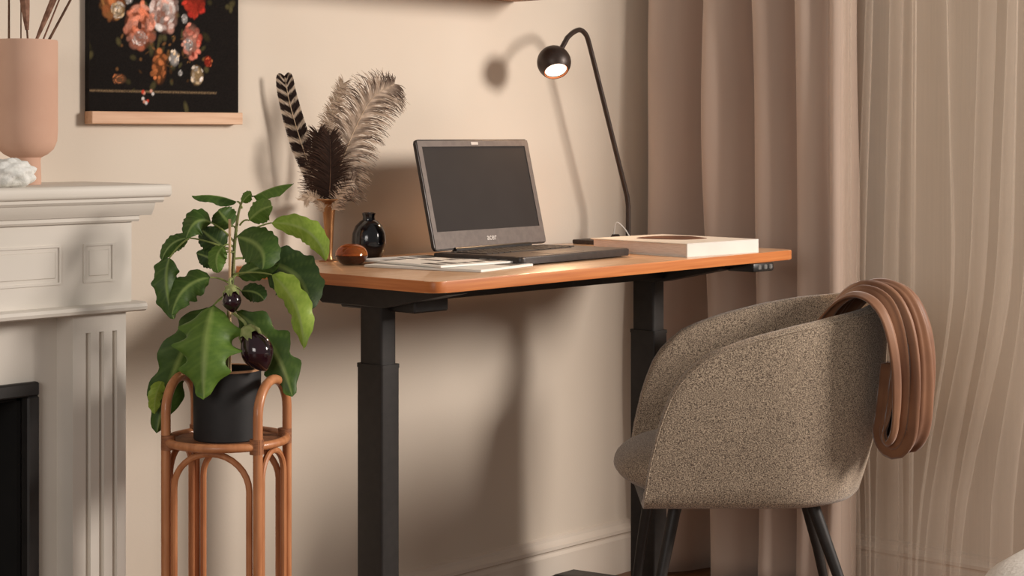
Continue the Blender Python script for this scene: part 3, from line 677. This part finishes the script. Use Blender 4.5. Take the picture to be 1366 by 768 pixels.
A = {'nl': sp_(RS + 0.004, 200, 0), 'fl': sp_(RS + 0.004, 131, 0), 'nr': sp_(RS + 0.004, -52, 0), 'fr': sp_(RS + 0.004, 20, 0)}
Z_ = lambda v, z: Vector((v.x, v.y, z))
for p, q_ in (('nl', 'fl'), ('nr', 'fr')):
    P0, P1 = A[p], A[q_]; hw = (P1 - P0).length / 2; ht = 0.700 - hw * 0.92
    mid = (P0 + P1) / 2; u = (P1 - P0).normalized()
    arc = [Vector((mid.x - u.x * hw * math.cos(t), mid.y - u.y * hw * math.cos(t), ht + hw * 0.92 * math.sin(t))) for t in [PI * i / 16 for i in range(17)]]
    b = BM(); tube(b, [Z_(P0, 0)] + [Z_(P0, 0.25), Z_(P0, 0.5)] + arc + [Z_(P1, 0.5), Z_(P1, 0.25), Z_(P1, 0)], 0.0085, 12); link_mesh('hoop_leg', b, M['rattan'], ps, True)
for p, q_ in (('nl', 'nr'), ('nr', 'fr'), ('fr', 'fl'), ('fl', 'nl')):
    P0, P1 = A[p], A[q_]; u = (P1 - P0).normalized(); P0, P1 = P0 + u * 0.016, P1 - u * 0.016
    hw = (P1 - P0).length / 2; mid = (P0 + P1) / 2; ht = SZ - 0.016 - min(hw, 0.062)
    arc = [Vector((mid.x - u.x * hw * math.cos(t), mid.y - u.y * hw * math.cos(t), ht + min(hw, 0.062) * math.sin(t))) for t in [PI * i / 16 for i in range(17)]]
    b = BM(); tube(b, [Z_(P0, 0.02), Z_(P0, 0.25)] + arc + [Z_(P1, 0.25), Z_(P1, 0.02)], 0.0058, 10); link_mesh('inner_arch', b, M['rattan'], ps, True)
for p in A:
    b = BM(); u = (A[p] - Vector((SX, SY, 0))); u.normalize()
    c = Z_(A[p], SZ) - u * 0.004
    tube(b, [c + Vector((0, 0, -0.013)), c + Vector((0, 0, 0.013))], [0.0125, 0.0125], 14); link_mesh('binding', b, M['binding'], ps, True)

# ------------------------------------------------------------------ potted aubergine plant
PZ = SZ + 0.0012
pp = empty('potted_eggplant', (SX, SY, PZ), 'bushy eggplant plant with two dark fruits in a black pot on the rattan stand', 'plant')
b = BM(); pc = (SX, SY, PZ)
lathe(b, [(0.0, 0), (0.0575, 0), (0.0590, 0.002), (0.0600, 0.121), (0.0585, 0.1225), (0.0565, 0.121), (0.0560, 0.100), (0.0, 0.100)], pc, 52); pot = link_mesh('pot', b, M['pot'], pp, True)
b = BM(); lathe(b, [(0.0585, 0.1205), (0.0603, 0.1212), (0.0603, 0.1245), (0.0585, 0.1252), (0.0562, 0.1240), (0.0585, 0.1205)], pc, 52, False); link_mesh('rim', b, M['rim'], pot, True)['label'] = 'copper coloured rim'
b = BM(); lathe(b, [(0.0, 0.101), (0.056, 0.1005), (0.0555, 0.110), (0.03, 0.114), (0.0, 0.115)], pc, 30); link_mesh('soil', b, M['soil'], pot, True)
DP = DS
stem_pts = [Vector((SX, SY, PZ + 0.105)), at(305, 452, DP), at(306, 410, DP), at(310, 370, DP), at(313, 325, DP), at(318, 285, DP), at(325, 262, DP)]
b = BM(); ss = spline(stem_pts, 6); tube(b, ss, [0.0052 * (1 - 0.65 * i / (len(ss) - 1)) for i in range(len(ss))], 9); link_mesh('stem', b, M['plantstem'], pp, True)
b = BM(); tube(b, [Vector((SX - 0.005, SY - 0.015, PZ + 0.10)), at(306.5, 400, DP - 0.015), at(306.5, 292, DP - 0.015)], 0.0024, 7); link_mesh('stake', b, M['stake'], pp, True)['label'] = 'thin wooden support stake'
b = BM(); torus(b, at(307.5, 336, DP - 0.010), 0.006, 0.0010, 20, 6); link_mesh('tie', b, M['calyx'], pp, True)
def leaf(base, tip, w, mid=(0, 0, 0), nrm=None, stem=None, lobes=0, g=0, fold=0.18, wave=0.06, roll=0.0, shape=0.42, cup=0.0, nt=36, ns=12, seed=0):
    """one leaf: midrib from base to tip bowed by mid (px right, px down, metres nearer), width w in metres"""
    rg = random.Random(seed)
    B, T = at(*base), at(*tip)
    sc = DP / F_PX
    Mp = (B + T) / 2 + CAMR * mid[0] * sc * 2 - Vector((0, 0, 1)) * mid[1] * sc * 2 - CAMF * mid[2] * 2
    n0 = (nrm if nrm is not None else Vector((0, 0, 0.25)) - CAMF).normalized()
    if roll:
        ax = (T - B).normalized(); n0 = Matrix.Rotation(roll, 3, ax) @ n0
    bm = BM(); lay = bm.verts.layers.float_color.new('tint'); rows = []
    G = [(S(50, 76, 28), S(84, 110, 44)), (S(74, 104, 38), S(110, 138, 54)), (S(124, 152, 52), S(172, 190, 84)), (S(40, 60, 26), S(60, 82, 36))][g]
    ph = rg.random() * 6
    for i in range(nt + 1):
        t = i / nt
        p = (1 - t) ** 2 * B + 2 * t * (1 - t) * Mp + t * t * T
        tg = (2 * (1 - t) * (Mp - B) + 2 * t * (T - Mp)).normalized()
        sd_ = tg.cross(n0).normalized(); nn = sd_.cross(tg).normalized()
        e = (t ** shape) * (1 - t) ** 0.62; emax = ((shape / (shape + 0.62)) ** shape) * ((0.62 / (shape + 0.62)) ** 0.62)
        hw = w / 2 * e / emax
        row = []
        for j in range(ns + 1):
            s = -1 + 2 * j / ns
            lb_ = 1.0
            if lobes: lb_ = 1 - lobes * (0.5 - 0.5 * math.cos(2 * PI * (t * 3.6 + 0.25 + 0.12 * (s > 0)))) * (abs(s) ** 2)
            lb_ *= 1 - 0.05 * abs(s) ** 4 * math.sin(t * 46 + ph * 3 + s) - 0.04 * abs(s) ** 3 * math.sin(t * 23 + ph)
            q_ = p + sd_ * (s * hw * lb_) + nn * (-fold * abs(s) ** 1.2 * hw * 1.4 + cup * hw * s * s + wave * w * abs(s) ** 1.5 * math.sin(t * 11 + ph + (2 if s > 0 else 0)))
            v = bm.verts.new(q_)
            vein = max(0.0, 1 - abs(s) * 12)
            d = (t * 6.2 - abs(s) * 1.1) % 1.0
            vein = max(vein, 0.55 * max(0.0, 1 - min(d, 1 - d) * 7) * (abs(s) < 0.92))
            k_ = min(1.0, 0.25 + 0.35 * rg.random() + 0.75 * vein)
            v[lay] = mix4(G[0], G[1], k_) if vein < 0.2 else mix4(mix4(G[0], G[1], 0.6), S(168, 184, 108), (0.55 if abs(s) < 0.12 else 0.16) * vein)
            row.append(v)
        rows.append(row)
    for a_, b_ in zip(rows, rows[1:]):
        for j in range(ns):
            try: bm.faces.new((a_[j], a_[j + 1], b_[j + 1], b_[j]))
            except ValueError: pass
    o = link_mesh('leaf', bm, M['leaf'], pp, True, angle=180)
    if stem:
        S0 = at(*stem); b = BM(); m_ = (S0 + B) / 2 + Vector((0, 0, 0.008))
        cur = [lerp(lerp(S0, m_, t), lerp(m_, B, t), t) for t in [k_ / 6 for k_ in range(7)]]
        tube(b, cur, [0.0019 - 0.0006 * k_ / 6 for k_ in range(7)], 6); link_mesh('petiole', b, M['petiole'], o, True)
    return o
D0 = DP
# (base px,py,D) (tip px,py,D) width m ...
leaf((284, 408, D0 - 0.04), (272, 532, D0 - 0.11), 0.118, (-2, -8, 0.02), stem=(306, 392, D0 - 0.01), lobes=0.34, g=1, fold=0.32, wave=0.05, shape=0.34, seed=1)
leaf((283, 409, D0 - 0.01), (209, 578, D0 + 0.03), 0.080, (-12, -8, -0.02), stem=(306, 395, D0), lobes=0.30, g=0, fold=0.25, wave=0.06, shape=0.6, roll=R(-20), seed=2)
leaf((216, 508, D0 - 0.0), (207, 552, D0 + 0.01), 0.028, (-4, 0, 0), lobes=0.1, g=2, seed=22, roll=R(-30))
leaf((316, 416, D0 + 0.02), (390, 529, D0 - 0.01), 0.082, (10, -8, 0.0), stem=(307, 398, D0), lobes=0.40, g=0, fold=0.15, wave=0.07, shape=0.55, seed=3)
leaf((352, 350, D0 + 0.02), (412, 414, D0 + 0.0), 0.092, (14, -12, 0.0), stem=(312, 345, D0), lobes=0.10, g=3, fold=0.2, shape=0.42, seed=4)
leaf((362, 366, D0 - 0.03), (405, 466, D0 - 0.07), 0.054, (10, -10, 0.01), stem=(310, 366, D0), lobes=0.22, g=2, fold=0.45, wave=0.10, roll=R(20), seed=5)
leaf((362, 297, D0 - 0.03), (434, 348, D0 - 0.06), 0.044, (14, -13, 0.01), stem=(318, 318, D0), lobes=0.08, g=2, fold=0.35, wave=0.07, shape=0.5, roll=R(15), seed=6)
leaf((338, 262, D0), (392, 245, D0 - 0.02), 0.034, (0, -4, 0), stem=(324, 268, D0), g=1, fold=0.5, nrm=Vector((0, 0, 1)) - CAMF * 0.55, seed=7)
leaf((316, 269, D0), (256, 262, D0 - 0.02), 0.030, (0, -5, 0), stem=(323, 278, D0), g=0, fold=0.5, nrm=Vector((0, 0, 1)) - CAMF * 0.45, seed=8)
leaf((323, 270, D0 - 0.01), (336, 258, D0 - 0.02), 0.020, (0, -2, 0), g=1, fold=0.3, seed=9)
leaf((332, 294, D0 - 0.02), (363, 275, D0 - 0.05), 0.042, (0, -4, 0), stem=(320, 300, D0), g=1, fold=0.3, seed=10)
leaf((316, 316, D0 - 0.03), (350, 360, D0 - 0.09), 0.074, (14, -8, 0.01), stem=(314, 312, D0), lobes=0.10, g=0, fold=0.3, shape=0.36, seed=11)
leaf((282, 297, D0 - 0.02), (248, 318, D0 - 0.06), 0.050, (-2, -12, 0.01), stem=(312, 322, D0), lobes=0.05, g=0, fold=0.4, shape=0.36, seed=12)
leaf((251, 317, D0 - 0.02), (216, 347, D0 - 0.03), 0.030, (-5, -6, 0.0), stem=(309, 335, D0), g=0, fold=0.4, seed=13)
leaf((226, 344, D0 - 0.03), (232, 426, D0 - 0.05), 0.048, (-7, -4, 0.0), stem=(252, 318, D0 - 0.02), lobes=0.16, g=0, fold=0.4, roll=R(-15), seed=14)
leaf((280, 370, D0 - 0.02), (229, 420, D0 - 0.06), 0.056, (-8, -10, 0.0), stem=(309, 380, D0), lobes=0.20, g=0, fold=0.35, seed=15)
leaf((298, 328, D0 - 0.01), (292, 364, D0 - 0.03), 0.034, (-6, -2, 0), stem=(312, 330, D0), g=1, fold=0.3, seed=16)
leaf((309, 302, D0 + 0.03), (291, 280, D0 + 0.02), 0.046, (-2, -2, 0), stem=(316, 308, D0), g=0, fold=0.25, seed=17)
leaf((300, 330, D0 + 0.03), (268, 305, D0 + 0.03), 0.050, (-2, 0, 0), stem=(312, 340, D0), g=3, fold=0.25, seed=18)
leaf((318, 368, D0 + 0.02), (372, 352, D0 + 0.01), 0.040, (2, -4, 0), stem=(311, 372, D0), g=0, fold=0.4, seed=19)
leaf((322, 388, D0 + 0.02), (352, 400, D0 + 0.0), 0.034, (4, -4, 0), stem=(309, 384, D0), g=3, fold=0.4, seed=20)
leaf((292, 350, D0 + 0.02), (262, 338, D0 + 0.03), 0.036, (-2, -2, 0), g=3, fold=0.3, seed=21)
def fruit(c, L, r, axis, stem0):
    C_ = at(*c); ax = axis.normalized()
    rot = ax.to_track_quat('Z', 'Y').to_matrix().to_4x4(); mm = Matrix.Translation(C_) @ rot
    b = BM(); lathe(b, [(r * math.sin(PI * t) ** 0.75 * (1.0 - 0.28 * (t - 0.35) * (t > 0.35)), -L / 2 + L * t) for t in [0.002 + 0.996 * i / 22 for i in range(23)]], (0, 0, 0), 32)
    bmesh.ops.transform(b, matrix=mm, verts=b.verts); fo = link_mesh('fruit', b, M['aubergine'], pp, True); fo['label'] = 'glossy dark purple eggplant'
    b = BM(); rings = []; n = 30
    for i, (rr_, zz) in enumerate([(0.004, L / 2 + 0.004), (0.010, L / 2 + 0.002), (r * 0.48, L * 0.45), (r * (0.80 if L < 0.06 else 0.66), L * (0.33 if L < 0.06 else 0.38))]):
        rings.append([(rr_ * math.cos(2 * PI * k_ / n) * 1.05, rr_ * math.sin(2 * PI * k_ / n) * 1.05, zz - (0.012 * L / 0.05 * max(0, math.cos(5 * 2 * PI * k_ / n)) if i == 3 else 0)) for k_ in range(n)])
    loft(b, rings, cap=False); bmesh.ops.transform(b, matrix=mm, verts=b.verts); link_mesh('calyx', b, M['calyx'], fo, True)['label'] = 'pale green calyx'
    b = BM(); e0 = C_ + ax * (L / 2); tube(b, spline([e0, e0 + ax * 0.012, at(*stem0)], 5), 0.0028, 7); link_mesh('stalk', b, M['calyx'], fo, True)
fruit((309, 400, D0 - 0.035), 0.046, 0.0175, Vector((0, 0, 1)) - CAMR * 0.1, (309, 372, D0))
fruit((342, 466, D0 - 0.045), 0.084, 0.0295, Vector((0, 0, 1)) - CAMR * 0.45, (308, 415, D0))

# ------------------------------------------------------------------ armchair
CC = at(1010, 560, 3.9)
ch = empty('armchair', (CC.x, CC.y, 0), 'grey-brown tweed tub armchair with thin black legs by the curtain', 'chair', rz=-PSI)   # local x: chair back, local -x: seat front, local -y: side seen
tx = [-0.262, -0.257, -0.250, -0.232, -0.2125, -0.184, -0.134, -0.05, 0.041, 0.132, 0.20, 0.28]
tz = [0.385, 0.425, 0.470, 0.545, 0.603, 0.647, 0.688, 0.719, 0.742, 0.760, 0.770, 0.786]
plan = []
xf = [-0.262, -0.2605, -0.258, -0.254, -0.249, -0.242, -0.233, -0.222, -0.208, -0.19, -0.168, -0.14, -0.105, -0.07, -0.035, 0.0]
for x in xf: plan.append((x, -0.262))
N = 28
for i in range(1, N):
    t = -PI / 2 + PI * i / N; ex = 2 / 2.3
    plan.append((0.272 * abs(math.cos(t)) ** ex, 0.262 * math.copysign(abs(math.sin(t)) ** ex, math.sin(t))))
for x in reversed(xf): plan.append((x, 0.262))
def plan_n(i):
    a, c = Vector(plan[max(i - 1, 0)]), Vector(plan[min(i + 1, len(plan) - 1)]); d = (c - a).normalized(); return Vector((d.y, -d.x))
ZB = 0.364; TH = 0.034
b = BM(); cols_ = []
for i, p in enumerate(plan):
    n_ = plan_n(i); zt = max(table(p[0], tx, tz), ZB + 0.026)
    def pos(z, inset, extra=0.0):
        t = max(0.0, min(1.0, (z - ZB) / 0.42))
        kx = 1 - 0.24 * (1 - t) ** 1.9 if p[0] > 0 else 1.0
        ky = 1 - 0.10 * (1 - t) ** 1.8
        bulge = 0.008 * math.sin(PI * t)
        q_ = Vector((p[0] * kx, p[1] * ky)) + n_ * (bulge - inset)
        # the arm's front end leans with the outline
        return (q_.x, q_.y, z)
    col = []
    # underside inset ring, rounded lower edge, outer face
    col.append(pos(ZB - 0.004, 0.10)); col.append(pos(ZB - 0.003, 0.055)); col.append(pos(ZB, 0.024)); col.append(pos(ZB + 0.006, 0.008))
    zz0, zz1 = ZB + 0.018, zt - TH / 2
    for k_ in range(11): col.append(pos(lerp(zz0, max(zz1, zz0 + 0.002), k_ / 10), 0.0))
    zr = max(zz1, zz0 + 0.002)
    for k_ in range(1, 7): 
        a = PI * k_ / 7; col.append(pos(zr + TH / 2 * math.sin(a), TH / 2 * (1 - math.cos(a))))
    for k_ in range(9): col.append(pos(lerp(zr, ZB + 0.02, k_ / 8), TH))
    cols_.append(col)
vr = [[b.verts.new(q_) for q_ in c_] for c_ in cols_]
for a_, c_ in zip(vr, vr[1:]):
    for j in range(len(a_) - 1): b.faces.new((a_[j], a_[j + 1], c_[j + 1], c_[j]))
b.faces.new(vr[0]); b.faces.new(vr[-1][::-1])
b.faces.new([c_[0] for c_ in vr])
shell = link_mesh('shell', b, M['tweed'], ch, angle=50)
# piping along the rim's outer seam
b = BM(); tube(b, [Vector(cols_[i][15]) + Vector((plan_n(i).x, plan_n(i).y, 0)) * 0.0006 for i in range(len(plan))], 0.0022, 6); link_mesh('piping', b, M['tweed'], shell)
# seat cushion: flattened, front overhanging and undercut
b = BM(); rings = []
for i in range(1, 20):
    th = PI * i / 20; zc = -math.cos(th); rr_ = math.sin(th)
    ring = []
    for k_ in range(56):
        a = 2 * PI * k_ / 56; e = 2 / 2.7
        cx = math.copysign(abs(math.cos(a)) ** e, math.cos(a)); cy = math.copysign(abs(math.sin(a)) ** e, math.sin(a))
        r3 = rr_ ** 0.55
        z = 0.415 + 0.062 * math.copysign(abs(zc) ** 0.9, zc)
        und = max(0.0, -zc) ** 1.3 * 0.075 * (cx < 0) * abs(cx)
        ring.append((-0.055 + 0.255 * cx * r3 + und, 0.224 * cy * r3, z + 0.010 * (1 - (cx * r3) ** 2) * (zc > 0)))
    rings.append(ring)
loft(b, rings); link_mesh('seat_cushion', b, M['tweed'], ch, angle=80)
for sx, sy, x0, x1 in ((-1, -1, -0.190, -0.262), (-1, 1, -0.215, -0.262), (1, -1, 0.095, 0.205), (1, 1, 0.115, 0.205)):
    b = BM(); y0, y1 = 0.15 * sy, 0.205 * sy
    tube(b, [(x0, y0, 0.366), (x0, y0, 0.360), (lerp(x0, x1, 0.05), lerp(y0, y1, 0.05), 0.345), (lerp(x0, x1, 0.5), lerp(y0, y1, 0.5), 0.2), (x1, y1, 0.004)], [0.015, 0.0145, 0.0135, 0.0115, 0.009], 14)
    lg = link_mesh('leg', b, M['steel'], ch)
    b = BM(); lathe(b, [(0.0, 0), (0.0095, 0), (0.0095, 0.008), (0.0, 0.008)], (x1, y1, 0), 14); link_mesh('glide', b, M['plastic'], lg)
b = BM(); box(b, (-0.20, -0.12, 0.355), (0.08, -0.095, 0.3603), 0.002, 1); box(b, (-0.20, 0.095, 0.355), (0.08, 0.12, 0.3603), 0.002, 1); box(b, (-0.06, -0.12, 0.355), (-0.03, 0.12, 0.3600)); link_mesh('seat_frame', b, M['steel'], ch)

# throw folded over the chair back (local to the chair's frame)
th_ = bpy.data.objects.new('tmp', None)
path = spline([(0.165, 0, 0.690), (0.205, 0, 0.748), (0.240, 0, 0.786), (0.280, 0, 0.802), (0.322, 0, 0.786), (0.346, 0, 0.735), (0.356, 0, 0.670), (0.356, 0, 0.600), (0.350, 0, 0.540), (0.336, 0, 0.506), (0.320, 0, 0.520), (0.318, 0, 0.560), (0.320, 0, 0.66)], 6)
b = BM(); rows = []; nP = len(path); nW = 66
fr = []
for i, p in enumerate(path):
    t = i / (nP - 1)
    tg = (path[min(i + 1, nP - 1)] - path[max(i - 1, 0)]).normalized(); nn = Vector((-tg.z, 0, tg.x))     # outward from the chair on the way over
    if nn.z < 0 and i < 12: nn = -nn
    fr.append((p, nn))
for i, (p, nn) in enumerate(fr):
    t = i / (nP - 1)
    # half width along the rim, narrowing as it hangs
    wl = table(t, [0, 0.3, 0.45, 0.72, 0.85, 1], [0.085, 0.105, 0.098, 0.074, 0.062, 0.030])
    yc = table(t, [0, 0.3, 0.45, 0.72, 1], [0.01, 0.005, 0.0, -0.005, -0.005])
    amp = table(t, [0, 0.25, 0.4, 0.7, 0.85, 1], [0.006, 0.011, 0.017, 0.019, 0.012, 0.006])
    row = []
    for j in range(nW + 1):
        s = -1 + 2 * j / nW
        f = s * 2.5 * PI + 1.5 * math.sin(2.6 * s + 2.4 * t + 0.5) + 0.8 * math.sin(1.6 * t * PI + 1)
        fold = 2 * abs(math.sin(f / 2)) ** 0.75 - 1; lat = 0.5 * math.cos(f)
        d = amp * (fold * 0.9 + 0.30 * math.sin(2.3 * f + 1.0 + 3 * t) + 0.22 * math.sin(4.1 * f + 5 * t)) - 0.034 * abs(s) ** 5 * min(1, t * 3)
        row.append(Matrix.Rotation(R(-36), 3, 'Z') @ (p + Vector((0, yc + wl * (s + lat * 0.10), 0)) + nn * (d + 0.014)))
    rows.append(row)
vr = [[b.verts.new(q_) for q_ in r_] for r_ in rows]
for a_, c_ in zip(vr, vr[1:]):
    for j in range(nW): b.faces.new((a_[j], a_[j + 1], c_[j + 1], c_[j]))
bpy.data.objects.remove(th_)
tw = tag(link_mesh('throw', b, M['satin'], angle=180), 'brown satin throw folded over the back of the tweed armchair', 'throw')
tw.location = (CC.x, CC.y, 0); tw.rotation_euler = (0, 0, -PSI)
md = tw.modifiers.new('cloth_thickness', 'SOLIDIFY'); md.thickness = 0.004; md.offset = 0

# ------------------------------------------------------------------ curtains
def y_at(px, X):
    a = (px - 683) / F_PX; s, c = math.sin(PSI), math.cos(PSI)
    return CAM.y + X / (s + a * c) * (c - a * s)
prof = [(3.740, -0.023), (3.680, -0.038), (3.640, -0.062), (3.634, -0.080), (3.654, -0.108), (3.702, -0.134), (3.770, -0.152), (3.805, -0.172), (3.755, -0.200), (3.684, -0.216), (3.662, -0.236), (3.690, -0.268), (3.745, -0.290), (3.800, -0.308), (3.800, -0.322), (3.735, -0.336), (3.692, -0.354), (3.706, -0.382), (3.752, -0.402), (3.790, -0.416), (3.766, -0.434), (3.718, -0.454), (3.730, -0.484), (3.775, -0.504), (3.768, -0.520), (3.736, -0.538), (3.744, -0.556), (3.775, -0.568), (3.805, -0.574)]
pv = spline([(x, y, 0) for x, y in prof], 6)
b = BM(); rows = []
for i in range(49):
    z = 0.006 + 2.44 * i / 48; row = []
    for j, p in enumerate(pv):
        k_ = 1 + 0.10 * math.sin(3.1 * z + p.y * 9) + 0.05 * math.sin(7.3 * z + p.y * 31)
        x = 3.742 + (p.x - 3.742) * k_ + 0.004 * math.sin(5 * z + j * 0.21)
        y = p.y + 0.010 * math.sin(1.7 * z + p.y * 6) * (0.3 + min(1, abs(p.y) * 3))
        row.append(b.verts.new((min(x, 3.835), min(y, -0.021), z)))
    rows.append(row)
for a_, c_ in zip(rows, rows[1:]):
    for j in range(len(a_) - 1): b.faces.new((a_[j], a_[j + 1], c_[j + 1], c_[j]))
o = tag(link_mesh('velvet_curtain', b, M['velvet'], origin=(3.742, -0.3, 0.006), angle=180), 'heavy taupe pleated velvet curtain hanging in the room corner behind the desk', 'curtain')
md = o.modifiers.new('cloth_thickness', 'SOLIDIFY'); md.thickness = 0.003; md.offset = 0

kz = [1.445, 0.7625, 0.29, 0.10]
bands = [[(1122, 1135), (1121, 1134), (1131, 1146), (1133, 1148)],
         [(1152, 1164), (1137, 1152), (1151, 1160), (1152, 1160)],
         [(1184, 1205), (1174, 1197), (1165, 1204), (1163, 1204)],
         [(1214, 1221), (1212, 1218), (1210, 1216), (1208, 1214)],
         [(1259, 1263), (1268, 1273), (1224, 1228), (1216, 1220)],
         [(1303, 1330), (1290, 1314), (1237, 1264), (1227, 1259)],
         [(1342, 1358), (1325, 1350), (1270, 1287), (1262, 1277)],
         [(1376, 1398), (1362, 1386), (1316, 1349), (1318, 1350)],
         [(1420, 1450), (1412, 1440), (1388, 1420), (1384, 1415)]]
def lag(z, vals):
    z = max(0.0, min(1.6, z))
    if z >= kz[0]: sl = (vals[0] - vals[1]) / (kz[0] - kz[1]); return vals[0] + sl * (z - kz[0])
    # monotone-ish smooth interpolation
    zs_ = kz[::-1]; vs_ = vals[::-1]
    return float(0.5 * np.interp(z, zs_, vs_) + 0.25 * np.interp(z + 0.12, zs_, vs_) + 0.25 * np.interp(max(z - 0.12, 0.1), zs_, vs_))
XS = 3.722
b = BM(); rows = []
for i in range(61):
    z = 0.006 + 2.44 * i / 60
    pts = []; cur = y_at(1119, XS)
    ph = 0.0
    for bi, bd in enumerate(bands):
        L_ = y_at(lag(z, [q_[0] for q_ in bd]), XS); R_ = y_at(lag(z, [q_[1] for q_ in bd]), XS)
        for k_ in range(1, 9):           # single layer up to the right edge of the fold
            t = k_ / 9; y = lerp(cur, R_, t)
            pts.append((XS + 0.016 * math.sin(PI * t) * math.sin(bi * 2.1 + 1 + z * 0.6) - 0.006, y))
        pts += [(XS - 0.006, R_), (XS + 0.001, R_ - 0.0015), (XS + 0.006, R_ + 0.001)]
        for k_ in (0.35, 0.65): pts.append((XS + 0.008, lerp(R_, L_, k_)))
        pts += [(XS + 0.010, L_), (XS + 0.014, L_ + 0.0015), (XS + 0.018, L_ - 0.001)]
        for k_ in (0.4, 0.8): pts.append((XS + 0.019 - 0.008 * k_, lerp(L_, R_, k_)))
        cur = lerp(L_, R_, 0.8)
    yend = y_at(1470, XS)
    for k_ in range(1, 6): pts.append((XS - 0.004, lerp(cur, yend, k_ / 5)))
    rows.append([b.verts.new((x, y, z)) for x, y in pts])
for a_, c_ in zip(rows, rows[1:]):
    for j in range(len(a_) - 1): b.faces.new((a_[j], a_[j + 1], c_[j + 1], c_[j]))
tag(link_mesh('sheer_curtain', b, M['sheer'], origin=(XS, -0.9, 0.006), angle=180), 'translucent sheer voile curtain with narrow diagonal folds at the right', 'curtain')

# ------------------------------------------------------------------ pouf at the lower right
b = BM()
lathe(b, [(0.0, 0), (0.50, 0), (0.54, 0.02), (0.55, 0.10), (0.55, 0.34), (0.54, 0.37), (0.52, 0.40), (0.49, 0.42), (0.45, 0.435), (0.40, 0.447), (0.33, 0.455), (0.23, 0.46), (0.0, 0.462)], (0, 0, 0), 64)
o = tag(link_mesh('pouf', b, M['pouf'], angle=80), 'white upholstered round pouf cut off at the lower right corner', 'pouf'); o.location = (2.90, -2.0, 0)
